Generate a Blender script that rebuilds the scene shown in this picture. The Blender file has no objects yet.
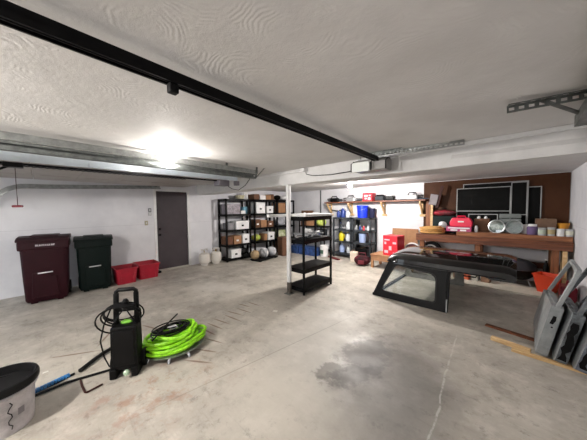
import bpy, bmesh, math, random
from mathutils import Vector, Matrix, Euler
R = math.radians
PI = math.pi
random.seed(7)
scn = bpy.context.scene
COL = scn.collection

# ------------------------------------------------------------------ camera
CAM_H = 1.57
fpx, yaw, pit, rol = 238.8, .7564, .04814, -.0108
fw = Vector((-math.sin(yaw)*math.cos(pit), math.cos(yaw)*math.cos(pit), -math.sin(pit)))
rt0 = Vector((math.cos(yaw), math.sin(yaw), 0))
up0 = rt0.cross(fw)
rt = rt0*math.cos(rol)+up0*math.sin(rol)
up = -rt0*math.sin(rol)+up0*math.cos(rol)
cd = bpy.data.cameras.new('camera'); cam = bpy.data.objects.new('camera', cd); COL.objects.link(cam)
cd.sensor_fit = 'HORIZONTAL'; cd.sensor_width = 36.0; cd.lens = 36.0*fpx/587.0
cd.clip_start = .02
m3 = Matrix((rt, up, -fw)).transposed()
cam.matrix_world = Matrix.Translation((0, 0, CAM_H)) @ m3.to_4x4()
scn.camera = cam

# ------------------------------------------------------------------ world, view
w = bpy.data.worlds.new('world'); scn.world = w; w.use_nodes = True
w.node_tree.nodes['Background'].inputs[0].default_value = (.86, .93, 1, 1)
w.node_tree.nodes['Background'].inputs[1].default_value = 2.4
scn.view_settings.view_transform = 'Standard'; scn.view_settings.look = 'None'
scn.view_settings.gamma = 1; scn.view_settings.use_curve_mapping = False
scn.view_settings.exposure = 0.42
LAMP = {'front': 66, 'rear': 200, 'back': 175}

# ------------------------------------------------------------------ materials
def s2l(c):
    c = c/255.0
    return c/12.92 if c <= .04045 else ((c+.055)/1.055)**2.4
def rgb(c): return (s2l(c[0]), s2l(c[1]), s2l(c[2]), 1)
_m = {}
def mat(name, c, rough=.6, metal=0, var=.0, scale=8, bump=0, coat=0, c2=None, emit=0, alpha=None, stretch=None, trans=0):
    if name in _m: return _m[name]
    m = bpy.data.materials.new(name); m.use_nodes = True; nt = m.node_tree
    b = nt.nodes['Principled BSDF']; b.inputs['Base Color'].default_value = rgb(c)
    b.inputs['Roughness'].default_value = rough; b.inputs['Metallic'].default_value = metal
    if max(c) < 75 and not coat: b.inputs['Specular IOR Level'].default_value = .15
    if coat: b.inputs['Coat Weight'].default_value = coat; b.inputs['Coat Roughness'].default_value = .08
    if trans: b.inputs['Transmission Weight'].default_value = trans
    if emit:
        b.inputs['Emission Color'].default_value = rgb(c); b.inputs['Emission Strength'].default_value = emit
    tc = nt.nodes.new('ShaderNodeTexCoord')
    src = tc.outputs['Object']
    if stretch:
        mp = nt.nodes.new('ShaderNodeMapping'); mp.inputs['Scale'].default_value = stretch
        nt.links.new(src, mp.inputs[0]); src = mp.outputs[0]
    n = nt.nodes.new('ShaderNodeTexNoise'); n.inputs['Scale'].default_value = scale; n.inputs['Detail'].default_value = 6
    n.inputs['Roughness'].default_value = .65
    nt.links.new(src, n.inputs['Vector'])
    if var or c2:
        r = nt.nodes.new('ShaderNodeValToRGB')
        if c2 is None:
            a = tuple(max(0, x*(1-var)) for x in c); d = tuple(min(255, x*(1+var)) for x in c)
        else: a, d = c, c2
        r.color_ramp.elements[0].position = .35; r.color_ramp.elements[1].position = .65
        r.color_ramp.elements[0].color = rgb(a); r.color_ramp.elements[1].color = rgb(d)
        nt.links.new(n.outputs['Fac'], r.inputs[0]); nt.links.new(r.outputs[0], b.inputs['Base Color'])
    if bump:
        bp = nt.nodes.new('ShaderNodeBump'); bp.inputs['Strength'].default_value = bump; bp.inputs['Distance'].default_value = .01
        nt.links.new(n.outputs['Fac'], bp.inputs['Height']); nt.links.new(bp.outputs[0], b.inputs['Normal'])
    _m[name] = m
    return m

def glass(name, tint=(200, 205, 205), mixf=.12):
    if name in _m: return _m[name]
    m = bpy.data.materials.new(name); m.use_nodes = True; nt = m.node_tree
    for n in list(nt.nodes):
        if n.type == 'BSDF_PRINCIPLED': nt.nodes.remove(n)
    out = [n for n in nt.nodes if n.type == 'OUTPUT_MATERIAL'][0]
    t = nt.nodes.new('ShaderNodeBsdfTransparent'); t.inputs[0].default_value = rgb(tint)
    g = nt.nodes.new('ShaderNodeBsdfGlossy'); g.inputs['Roughness'].default_value = .05
    x = nt.nodes.new('ShaderNodeMixShader'); x.inputs[0].default_value = mixf
    nt.links.new(t.outputs[0], x.inputs[1]); nt.links.new(g.outputs[0], x.inputs[2]); nt.links.new(x.outputs[0], out.inputs[0])
    _m[name] = m; return m

# node helper for the large surfaces
class NT:
    def __init__(s, name):
        s.m = bpy.data.materials.new(name); s.m.use_nodes = True; s.t = s.m.node_tree; s.b = s.t.nodes['Principled BSDF']
        g = s.t.nodes.new('ShaderNodeNewGeometry'); s.pos = g.outputs['Position']
    def n(s, typ, **k):
        x = s.t.nodes.new(typ)
        for a, v in k.items(): setattr(x, a, v)
        return x
    def link(s, a, b): s.t.links.new(a, b)
    def val(s, inp, v):
        if hasattr(v, 'is_linked') or hasattr(v, 'links'): s.link(v, inp)
        else: inp.default_value = v
    def math(s, op, a, b=0.0, c=None, clamp=False):
        x = s.n('ShaderNodeMath', operation=op); x.use_clamp = clamp
        s.val(x.inputs[0], a); s.val(x.inputs[1], b)
        if c is not None: s.val(x.inputs[2], c)
        return x.outputs[0]
    def noise(s, scale, detail=5, rough=.6, vec=None, dist=0):
        x = s.n('ShaderNodeTexNoise'); x.inputs['Scale'].default_value = scale; x.inputs['Detail'].default_value = detail
        x.inputs['Roughness'].default_value = rough; x.inputs['Distortion'].default_value = dist
        s.link(vec or s.pos, x.inputs['Vector']); return x.outputs['Fac']
    def mapping(s, loc=(0, 0, 0), rot=(0, 0, 0), sc=(1, 1, 1), vec=None, typ='POINT'):
        x = s.n('ShaderNodeMapping'); x.vector_type = typ
        x.inputs['Location'].default_value = loc; x.inputs['Rotation'].default_value = rot; x.inputs['Scale'].default_value = sc
        s.link(vec or s.pos, x.inputs[0]); return x.outputs[0]
    def ramp(s, f, lo, hi, a=0., b=1.):
        x = s.n('ShaderNodeMapRange'); x.clamp = True; x.interpolation_type = 'SMOOTHSTEP'
        s.val(x.inputs[0], f); x.inputs[1].default_value = lo; x.inputs[2].default_value = hi
        x.inputs[3].default_value = a; x.inputs[4].default_value = b; return x.outputs[0]
    def mix(s, f, a, b):
        x = s.n('ShaderNodeMix', data_type='RGBA'); s.val(x.inputs[0], f)
        for i, v in ((6, a), (7, b)):
            if isinstance(v, tuple): x.inputs[i].default_value = rgb(v)
            else: s.link(v, x.inputs[i])
        return x.outputs[2]
    def blob(s, x, y, rx, ry, ang=0, soft=.5, wob=.5, wscale=3):
        """1 inside a ragged ellipse on the floor, 0 outside"""
        v = s.mapping((x, y, 0), (0, 0, R(ang)), (rx, ry, 1000), typ='TEXTURE')
        l = s.n('ShaderNodeVectorMath', operation='LENGTH'); s.link(v, l.inputs[0])
        nz = s.noise(wscale, 6, .6)
        d = s.math('ADD', l.outputs['Value'], s.math('MULTIPLY', s.math('SUBTRACT', nz, .5), wob*2))
        return s.ramp(d, 1-soft, 1+soft, 1., 0.)
    def bump(s, h, st=.5, dist=.01):
        x = s.n('ShaderNodeBump'); x.inputs['Strength'].default_value = st; x.inputs['Distance'].default_value = dist
        s.link(h, x.inputs['Height']); s.link(x.outputs[0], s.b.inputs['Normal'])

def floor_mat():
    s = NT('concrete_floor')
    big = s.noise(.7, 4, .55); mid = s.noise(3.2, 8, .68); fine = s.noise(28, 6, .7)
    c = s.mix(s.ramp(big, .35, .65), (158, 152, 143), (178, 172, 161))
    c = s.mix(s.math('MULTIPLY', s.ramp(mid, .48, .7), .65), c, (204, 198, 188))
    c = s.mix(s.math('MULTIPLY', s.ramp(mid, .48, .32), .5), c, (122, 117, 109))
    c = s.mix(s.math('MULTIPLY', s.ramp(fine, .45, .75), .25), c, (196, 190, 180))
    sp = s.noise(9, 8, .75)
    c = s.mix(s.math('MULTIPLY', s.ramp(sp, .54, .66), .5), c, (108, 102, 95))
    # trowel streaks
    st = s.noise(5, 6, .7, vec=s.mapping(rot=(0, 0, R(30)), sc=(.5, 4, 1)))
    c = s.mix(s.math('MULTIPLY', s.ramp(st, .55, .72), .3), c, (110, 104, 96))
    # broad dark worn zone and bright chalky zone
    c = s.mix(s.math('MULTIPLY', s.blob(-.8, 2.05, .5, .8, 10, .6, .45, 2), .75), c, (96, 93, 91))
    c = s.mix(s.math('MULTIPLY', s.blob(-1.75, 2.2, .45, .9, 20, .6, .5, 3), .55), c, (192, 188, 180))
    c = s.mix(s.math('MULTIPLY', s.blob(-1.4, 1.3, .5, .35, 0, .6, .5, 3), .45), c, (196, 190, 178))
    c = s.mix(s.math('MULTIPLY', s.blob(-1.15, 2.35, .22, .34, 0, .3, 1.3, 6), .6), c, (78, 75, 73))
    c = s.mix(s.math('MULTIPLY', s.blob(-1.1, 1.95, .3, .12, 60, .25, 1.3, 8), .6), c, (72, 69, 67))
    c = s.mix(s.math('MULTIPLY', s.blob(-1.3, 1.85, .16, .1, 60, .25, 1.4, 9), .6), c, (66, 62, 58))
    # white chalk-like patches further off
    c = s.mix(s.math('MULTIPLY', s.blob(-4.4, 2.4, .5, .25, 30, .5, .6, 5), .6), c, (200, 196, 188))
    # rust coloured stains
    rs = s.ramp(s.noise(6, 8, .7), .48, .66)
    c = s.mix(s.math('MULTIPLY', s.math('MULTIPLY', s.blob(-2.3, .55, .45, .4, 0, .6, .5, 3), rs), .55), c, (150, 102, 74))
    c = s.mix(s.math('MULTIPLY', s.math('MULTIPLY', s.blob(-2.2, .95, .5, .3, 40, .6, .5, 3), rs), .25), c, (150, 112, 84))
    # thin parallel rust lines pressed into the slab
    for (x, y, L, a) in ((-2.86, 1.42, .12, 8), (-2.94, 1.55, .14, 10), (-3.0, 1.68, .15, 12), (-2.98, 1.84, .16, 8), (-3.1, 1.95, .15, 14), (-3.06, 2.1, .14, 10), (-3.22, 2.22, .13, 12), (-3.16, 2.36, .12, 8),
                         (-2.5, 1.2, .12, 30), (-2.38, 1.05, .14, 34), (-3.7, .5, .2, -30), (-3.5, .2, .2, 60), (-3.55, .95, .16, 20), (-2.62, 1.36, .12, 20)):
        c = s.mix(s.math('MULTIPLY', s.blob(x, y, L, .012, a, .5, .35, 14), .75), c, (98, 66, 44))
    # control joint cracks and the pale line
    c = s.mix(s.math('MULTIPLY', s.blob(-1.9, 1.75, 1.3, .006, 82, .5, .5, 9), .4), c, (98, 92, 84))
    sx = s.n('ShaderNodeSeparateXYZ'); s.link(s.pos, sx.inputs[0])
    wob = s.math('MULTIPLY', s.math('SUBTRACT', s.noise(2.2, 3, .5), .5), .1)
    dl = s.math('ABSOLUTE', s.math('ADD', s.math('ADD', s.math('MULTIPLY', sx.outputs[1], .07), s.math('ADD', sx.outputs[0], .28)), wob))
    ln = s.math('MULTIPLY', s.ramp(dl, .003, .011, 1., 0.), s.math('MULTIPLY', s.ramp(sx.outputs[1], 1.2, 1.6), s.ramp(sx.outputs[1], 3.35, 3.5, 1., 0.)))
    ln = s.math('MULTIPLY', ln, s.ramp(s.noise(11, 4, .7), .38, .55))
    c = s.mix(s.math('MULTIPLY', ln, .45), c, (208, 206, 200))
    s.link(c, s.b.inputs['Base Color'])
    s.link(s.ramp(mid, .3, .7, .62, .42), s.b.inputs['Roughness'])
    s.bump(s.math('ADD', fine, s.math('MULTIPLY', mid, .6)), .25, .006)
    return s.m

def ceiling_mat():
    s = NT('swirled_ceiling_plaster')
    v = s.n('ShaderNodeTexVoronoi'); v.inputs['Scale'].default_value = 2.6; v.inputs['Randomness'].default_value = 1
    s.link(s.pos, v.inputs['Vector'])
    d = v.outputs['Distance']
    arcs = s.math('SINE', s.math('MULTIPLY', s.math('ADD', d, s.math('MULTIPLY', s.noise(2.5, 3), .5)), 120))
    msk = s.math('MULTIPLY', s.ramp(s.noise(4.5, 3, .6), .5, .62), s.ramp(d, .1, .3))
    h = s.math('MULTIPLY', s.math('MULTIPLY', arcs, msk), .22)
    h = s.math('ADD', h, s.math('MULTIPLY', s.noise(16, 6, .7), 1.6))
    c = s.mix(s.ramp(s.noise(1.1, 4, .6), .35, .65), (196, 194, 192), (210, 208, 206))
    s.link(c, s.b.inputs['Base Color']); s.b.inputs['Roughness'].default_value = .75
    s.bump(h, .32, .006)
    return s.m

def wall_mat(name, a, b, bump=.15):
    s = NT(name)
    c = s.mix(s.ramp(s.noise(1.3, 5, .6), .35, .65), a, b)
    # faint horizontal board seams
    sx = s.n('ShaderNodeSeparateXYZ'); s.link(s.pos, sx.inputs[0])
    fr = s.math('ABSOLUTE', s.math('SUBTRACT', s.math('FRACT', s.math('DIVIDE', s.math('SUBTRACT', sx.outputs[2], 1.215), 1.22)), .5))
    seam = s.ramp(fr, .4965, .499, 0., 1.)
    c = s.mix(s.math('MULTIPLY', seam, .35), c, (120, 120, 124))
    s.link(c, s.b.inputs['Base Color']); s.b.inputs['Roughness'].default_value = .65
    s.bump(s.math('ADD', s.noise(30, 4, .6), s.math('MULTIPLY', seam, -1.5)), bump, .005)
    return s.m

def wood_mat(name, a, b, rot=0, scale=3, rough=.55, axis='x', coat=0):
    s = NT(name)
    tc = s.n('ShaderNodeTexCoord')
    sc = {'x': (.6, 9, 9), 'y': (9, .6, 9), 'z': (9, 9, .6)}[axis]
    v = s.mapping(sc=sc, vec=tc.outputs['Object'])
    n1 = s.noise(scale, 6, .65, vec=v, dist=.6)
    c = s.mix(s.ramp(n1, .35, .65), a, b)
    s.link(c, s.b.inputs['Base Color']); s.b.inputs['Roughness'].default_value = rough
    if coat: s.b.inputs['Coat Weight'].default_value = coat
    s.bump(n1, .25, .004); _m[name] = s.m
    return s.m

# ------------------------------------------------------------------ mesh builder
class MB:
    def __init__(s): s.bm = bmesh.new()
    def box(s, x0, x1, y0, y1, z0, z1, M=None, taper=None):
        vs = []
        cx, cy = (x0+x1)/2, (y0+y1)/2
        for z in (z0, z1):
            k = 1 if (taper is None or z == z1) else taper
            for (x, y) in ((x0, y0), (x1, y0), (x1, y1), (x0, y1)):
                p = Vector((cx+(x-cx)*k, cy+(y-cy)*k, z))
                if M is not None: p = M @ p
                vs.append(s.bm.verts.new(p))
        a = vs
        for f in ((3, 2, 1, 0), (4, 5, 6, 7), (0, 1, 5, 4), (1, 2, 6, 5), (2, 3, 7, 6), (3, 0, 4, 7)):
            s.bm.faces.new([a[i] for i in f])
        return s
    def bar(s, p, q, w, h, roll=0):
        p, q = Vector(p), Vector(q); d = q-p; L = d.length
        M = Matrix.Translation(p) @ d.to_track_quat('X', 'Z').to_matrix().to_4x4() @ Matrix.Rotation(roll, 4, 'X')
        return s.box(0, L, -w/2, w/2, -h/2, h/2, M)
    def tube(s, pts, r, n=8, closed=False, r2=None):
        pts = [Vector(p) for p in pts]; N = len(pts); rings = []
        prev = None
        for i, p in enumerate(pts):
            if closed: t = pts[(i+1) % N]-pts[i-1]
            else: t = pts[min(i+1, N-1)]-pts[max(i-1, 0)]
            if t.length < 1e-9: t = Vector((0, 0, 1))
            t.normalize()
            if prev is None:
                u = t.cross(Vector((0, 0, 1)))
                if u.length < .05: u = t.cross(Vector((1, 0, 0)))
            else:
                u = prev-t*prev.dot(t)
                if u.length < 1e-6: u = t.cross(Vector((0, 0, 1)))
            u.normalize(); prev = u; v = t.cross(u)
            rr = r if r2 is None else r+(r2-r)*i/max(1, N-1)
            rings.append([s.bm.verts.new(p+(u*math.cos(2*PI*k/n)+v*math.sin(2*PI*k/n))*rr) for k in range(n)])
        for i in range(N if closed else N-1):
            a, b = rings[i], rings[(i+1) % N]
            for k in range(n): s.bm.faces.new((a[k], a[(k+1) % n], b[(k+1) % n], b[k]))
        if not closed:
            s.bm.faces.new(rings[0][::-1]); s.bm.faces.new(rings[-1])
        return s
    def cyl(s, p, q, r, n=16, r2=None): return s.tube([p, q], r, n, r2=r2)
    def lathe(s, prof, n=24, c=(0, 0, 0), sx=1, sy=1, M=None):
        rings = []
        for (r, z) in prof:
            ring = []
            for k in range(n):
                p = Vector((c[0]+sx*r*math.cos(2*PI*k/n), c[1]+sy*r*math.sin(2*PI*k/n), c[2]+z))
                if M is not None: p = M @ p
                ring.append(s.bm.verts.new(p))
            rings.append(ring)
        for a, b in zip(rings, rings[1:]):
            for k in range(n): s.bm.faces.new((a[k], a[(k+1) % n], b[(k+1) % n], b[k]))
        if prof[0][0] > 1e-5: s.bm.faces.new(rings[0][::-1])
        if prof[-1][0] > 1e-5: s.bm.faces.new(rings[-1])
        return s
    def prism(s, poly, f0, f1):
        """poly list of 2-vectors, f0/f1 map to the two faces"""
        a = [s.bm.verts.new(f0(*p)) for p in poly]; b = [s.bm.verts.new(f1(*p)) for p in poly]
        n = len(poly)
        s.bm.faces.new(a[::-1]); s.bm.faces.new(b)
        for i in range(n): s.bm.faces.new((a[i], a[(i+1) % n], b[(i+1) % n], b[i]))
        return s
    def ring(s, outer, inner, f0, f1):
        n = len(outer)
        A = [s.bm.verts.new(f0(*p)) for p in outer]; B = [s.bm.verts.new(f0(*p)) for p in inner]
        C = [s.bm.verts.new(f1(*p)) for p in outer]; D = [s.bm.verts.new(f1(*p)) for p in inner]
        for i in range(n):
            j = (i+1) % n
            s.bm.faces.new((A[i], A[j], B[j], B[i])); s.bm.faces.new((C[j], C[i], D[i], D[j]))
            s.bm.faces.new((A[j], A[i], C[i], C[j])); s.bm.faces.new((B[i], B[j], D[j], D[i]))
        return s
    def ico(s, c, r, sub=2, sc=(1, 1, 1), noise=0, seed=0):
        rnd = random.Random(seed)
        g = bmesh.ops.create_icosphere(s.bm, subdivisions=sub, radius=1)
        ph = [rnd.uniform(0, 6) for _ in range(6)]
        for v in g['verts']:
            p = v.co.copy(); k = 1+noise*(math.sin(3*p.x+ph[0])*math.sin(3.7*p.y+ph[1])+.5*math.sin(7*p.z+ph[2])*math.sin(6*p.x+ph[3])+.4*math.sin(11*p.y+ph[4]))
            v.co = Vector((c[0]+p.x*r*sc[0]*k, c[1]+p.y*r*sc[1]*k, c[2]+p.z*r*sc[2]*k))
        return s
    def build(s, name, m, parent=None, bevel=0, smooth=False, label=None, seg=2):
        bmesh.ops.recalc_face_normals(s.bm, faces=s.bm.faces)
        me = bpy.data.meshes.new(name); s.bm.to_mesh(me); s.bm.free()
        o = bpy.data.objects.new(name, me); COL.objects.link(o)
        if isinstance(m, (list, tuple)):
            for x in m: me.materials.append(x)
        else: me.materials.append(m)
        if smooth:
            for p in me.polygons: p.use_smooth = True
            try: me.set_sharp_from_angle(angle=R(40))
            except Exception: pass
        if bevel:
            b = o.modifiers.new('bevel', 'BEVEL'); b.width = bevel; b.segments = seg; b.limit_method = 'ANGLE'; b.angle_limit = R(35)
        if parent is not None: o.parent = parent
        if label: o['label'] = label
        return o

def rpoly(corners, r, n=5):
    """rounded polygon, (n+1) points per corner"""
    out = []; N = len(corners)
    rs = r if isinstance(r, (list, tuple)) else [r]*N
    for i in range(N):
        p = Vector(corners[i]); a = Vector(corners[i-1])-p; b = Vector(corners[(i+1) % N])-p
        a.normalize(); b.normalize(); rr = rs[i]
        for k in range(n+1):
            t = k/n
            q = p+a*rr*(1-t)**2+b*rr*t**2
            out.append((q.x, q.y))
    return out

def thing(name, label, cat, loc=(0, 0, 0), rz=0, group=None, rx=0, ry=0):
    o = bpy.data.objects.new(name, None); COL.objects.link(o); o.empty_display_size = .1
    o.location = loc; o.rotation_euler = (rx, ry, rz); o['label'] = label; o['category'] = cat
    if group: o['group'] = group
    return o
def tag(o, label, cat, group=None, loc=None, rz=None):
    o['label'] = label; o['category'] = cat
    if group: o['group'] = group
    if loc is not None: o.location = loc
    if rz is not None: o.rotation_euler = (0, 0, rz)
    return o
def struct(o): o['kind'] = 'structure'; return o
def dup(root, loc, rz, label, group=None):
    r = root.copy(); COL.objects.link(r); r.location = loc; r.rotation_euler = (0, 0, rz)
    r['label'] = label
    if group: r['group'] = group
    for ch in list(root.children):
        c = ch.copy(); COL.objects.link(c); c.parent = r
        for g in list(ch.children):
            d = g.copy(); COL.objects.link(d); d.parent = c
    return r

M_floor = floor_mat(); M_ceil = ceiling_mat()
M_wall = wall_mat('white_painted_wall', (205, 205, 210), (218, 218, 222))
M_wall_r = wall_mat('right_block_wall', (196, 197, 203), (214, 215, 220), .5)
M_soffit = mat('soffit_white_paint', (206, 205, 204), .6, var=.03, scale=4, bump=.1)
M_white = mat('white_trim_paint', (215, 215, 215), .5, var=.03, scale=5)
M_galv = mat('galvanised_steel', (150, 153, 152), .35, .85, var=.1, scale=12)
M_galvd = mat('dull_galvanised_steel', (104, 108, 106), .45, .7, var=.15, scale=14)
M_blackp = mat('black_plastic', (9, 9, 10), .45, var=.1, scale=9)
M_blackm = mat('black_metal', (14, 14, 16), .4, .3)
M_wood = wood_mat('workbench_wood', (80, 42, 22), (122, 69, 40))
M_wood2 = wood_mat('lighter_bench_wood', (112, 66, 38), (152, 98, 60))
M_woodz = wood_mat('workbench_leg_wood', (98, 56, 32), (142, 90, 54), axis='z')
M_pine = wood_mat('pine_wood', (188, 152, 104), (216, 186, 140))
M_board = mat('brown_hardboard', (64, 37, 20), .55, var=.08, scale=2.5)
M_shelfwood = wood_mat('shelf_wood', (92, 50, 36), (124, 76, 54))
M_card = mat('cardboard', (152, 112, 80), .8, var=.06)
M_card2 = mat('dark_cardboard', (98, 66, 46), .8, var=.08)
M_wbox = mat('white_cardboard', (222, 222, 222), .7, var=.03)
M_dkgrey = mat('dark_grey_plastic', (52, 56, 60), .5, var=.08)
M_rope = mat('yellow_rope', (184, 140, 80), .75, var=.15, scale=60, bump=.6)
M_red = mat('red_paper_carton', (198, 30, 48), .5)
M_hosek = mat('black_rubber', (20, 20, 21), .4)
M_chrome = mat('chrome', (205, 208, 210), .12, 1)
M_silver = mat('silver_plastic', (170, 172, 174), .35, .4)

# ------------------------------------------------------------------ room shell
XL, XR, YF, YB, ZC, ZR = -6.7, .72, 7.0, -2.6, 2.25, 2.22
YS = 3.1
o = MB().box(XL-.15, XR+.15, YB-6, YF+.15, -.1, 0).build('floor', M_floor); struct(o)
o = MB().box(XL-.15, XR+.15, YB-.1, YS+.05, ZC, ZC+.12).build('ceiling', M_ceil); struct(o)
o = MB().box(XL-.15, XR+.15, YS+.05, YF+.15, ZR, ZR+.12).build('ceiling', M_soffit); struct(o)
# dropped beam with a thin lip at the ceiling
o = MB().box(XL, XR, YS, YS+.45, 2.0, ZC+.02).build('trim_1', M_soffit, bevel=.012); struct(o)
o = MB().box(-1.6, XR, YS-.03, YS, 2.205, ZC).build('trim_2', M_white, bevel=.01); struct(o)
o = MB().prism([(2.205, 0), (2.13, .004), (2.085, .03), (2.0, .034), (2.0, -.02), (2.205, -.02)],
               lambda z, d: Vector((-.55, YS-d, z)), lambda z, d: Vector((XR, YS-d, z))).build('trim_3', M_soffit, bevel=.004); struct(o)
# left wall with door hole
wl = MB(); t = .15
wl.box(XL-t, XL, YB, 2.0, 0, ZC); wl.box(XL-t, XL, 2.84, YF, 0, ZC); wl.box(XL-t, XL, 2.0, 2.84, 2.07, ZC)
struct(wl.build('wall_left', M_wall))
struct(MB().box(XL-t, XR+t, YF, YF+t, 0, ZC).build('wall_far', M_wall))
struct(MB().box(XR, XR+t, YB, YF, 0, ZC).build('wall_right', M_wall_r))
# wall behind the viewer with one open bay (its door hangs overhead) and one closed door
wb = MB(); wb.box(XL-t, -6.3, YB-t, YB, 0, ZC); wb.box(-3.6, -2.9, YB-t, YB, 0, ZC); wb.box(0, XR+t, YB-t, YB, 0, ZC)
wb.box(-6.3, -3.6, YB-t, YB, 2.1, ZC); wb.box(-2.9, 0, YB-t, YB, 2.1, ZC)
struct(wb.build('wall_back', M_wall))
gd = MB()
for k in range(4): gd.box(-2.9, 0, YB-.1, YB-.05, .525*k, .525*k+.518)
struct(gd.build('door_2', mat('closed_garage_door_paint', (205, 205, 205), .5)))

# side door
d = MB().box(XL-.07, XL-.03, 2.03, 2.81, .03, 2.05).build('door_1', mat('dark_brown_grey_door', (68, 62, 65), .55, var=.05, scale=3), bevel=.004); struct(d)
fr = MB(); fr.box(XL-.1, XL+.012, 1.965, 2.03, 0, 2.115); fr.box(XL-.1, XL+.012, 2.81, 2.875, 0, 2.115); fr.box(XL-.1, XL+.012, 2.03, 2.81, 2.05, 2.115)
fr.build('door_frame', M_white, d, bevel=.004)
MB().box(XL-.1, XL+.02, 2.03, 2.81, 0, .03).build('threshold', mat('door_sill', (176, 172, 162), .6), d)
for z, nm in ((1.08, 'deadbolt'), (.93, 'door_handle')):
    k = MB().lathe([(.028, 0), (.028, .01), (.012, .012), (.012, .03), (.026, .04), (.028, .055), (.018, .066)], 16, M=Matrix.Translation((XL-.03, 2.09, z)) @ Matrix.Rotation(R(90), 4, 'Y'))
    k.build(nm, M_blackm, d, smooth=True)
# corner pipe and wall bits
tag(MB().cyl((-5.22, 6.97, 0), (-5.22, 6.97, ZR-.005), .022, 10).build('wall_pipe', mat('dark_grey_pipe', (74, 76, 80), .5), smooth=True),
    'dark grey vertical pipe running up the far wall beside the wooden wall shelf', 'pipe')
sw = [(1.875, 1.57, 'grey', 'upper grey wall control beside the side door'), (1.875, 1.475, 'light', 'pale wall control just below the upper grey one'), (1.79, 1.25, 'beige', 'beige light switch plate on left wall, lowest of the three wall controls')]
for y, z, c, lb in sw:
    t_ = thing('wall_control' if c != 'beige' else 'light_switch', lb, 'switch', (XL, y, z))
    MB().box(0, .02, -.035, .035, -.045 if c != 'beige' else -.055, .045 if c != 'beige' else .055).build('cover_plate', {'grey': mat('grey_control', (112, 112, 116), .5), 'light': mat('pale_control', (176, 176, 178), .5), 'beige': mat('beige_plate', (158, 152, 128), .5)}[c], t_, bevel=.004)
    MB().box(.02, .028, -.012, .012, -.018, .018).build('button', M_white, t_, bevel=.002)
# brown board on far wall
tag(MB().box(-1.84, XR-.01, YF-.014, YF-.002, .9, ZR-.01).build('hardboard_panel', M_board),
    'large brown hardboard sheet covering the far wall above the workbench', 'wall panel')

# ------------------------------------------------------------------ lamps
def bulb_lamp(loc, watts, label, drop=.1):
    t = thing('ceiling_lampholder', label, 'light', loc)
    MB().lathe([(.055, 0), (.055, -.012), (.035, -.03), (.028, -.045), (.02, -.045)], 20).build('lampholder_base', mat('porcelain', (225, 225, 220), .3), t, smooth=True)
    r = .042; s_ = watts/(PI*4*PI*r*r)
    e = mat('lit_bulb_%d' % watts, (255, 249, 243), .5, emit=s_)
    MB().ico((0, 0, -.045-drop+.015), r, 3).build('bulb', e, t, smooth=True)
    return t
bulb_lamp((-3.07, 1.08, ZC), LAMP['front'], 'glaring bare bulb in a ceiling lampholder above the galvanised door track')
bulb_lamp((-2.95, 5.1, ZR), LAMP['rear'], 'bright bare bulb on the low rear ceiling near the wall shelf')
bulb_lamp((-2.2, -1.3, ZC), LAMP['back'], 'bare bulb in a ceiling lampholder behind the viewer')

# ------------------------------------------------------------------ overhead door hardware
# opener rail (black) with motor unit
op = thing('garage_door_opener', 'long black opener rail crossing the ceiling to a motor unit with a pale lens', 'garage door opener', (-1.14, 0, 0), .05)
r_ = MB(); r_.box(-.027, .027, -2.3, 2.85, 2.165, 2.19); r_.box(-.027, -.018, -2.3, 2.85, 2.14, 2.17); r_.box(.018, .027, -2.3, 2.85, 2.14, 2.17)
r_.build('rail', M_blackm, op)
MB().tube([(0, y/10, 2.148) for y in range(-22, 29)], .006, 6).build('chain', M_blackm, op)
MB().box(-.02, .02, .42, .46, 2.1, 2.142).build('trolley', M_blackp, op, bevel=.005)
mu = MB(); mu.box(-.3, .12, 2.86, 3.06, 2.03, 2.18); mu.build('motor_housing', mat('grey_motor_housing', (128, 126, 124), .45, .3), op, bevel=.02)
MB().prism(rpoly([(-.3, 2.025), (-.06, 2.025), (-.06, 2.145), (-.3, 2.145)], .03), lambda x, z: Vector((x-.01, 2.80, z)), lambda x, z: Vector((x-.01, 2.86, z))).build('light_lens', mat('milky_lens', (226, 230, 226), .25), op, bevel=.008)
for x in (-.31, -.05, .13):
    MB().tube([(x, 2.8, 2.03), (x, 2.8, 2.13), (x+.005, 2.86, 2.165), (x, 2.95, 2.17)], .007, 6).build('edge_trim', M_blackm, op)
hb = MB()
for x in (-.26, .02): hb.bar((x, 2.97, 2.15), (x, 2.97, ZC), .03, .004)
hb.bar((-.3, 2.97, 2.2), (.05, 2.97, 2.2), .004, .03)
hb.build('hanger_bracket', M_galv, op)
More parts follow.
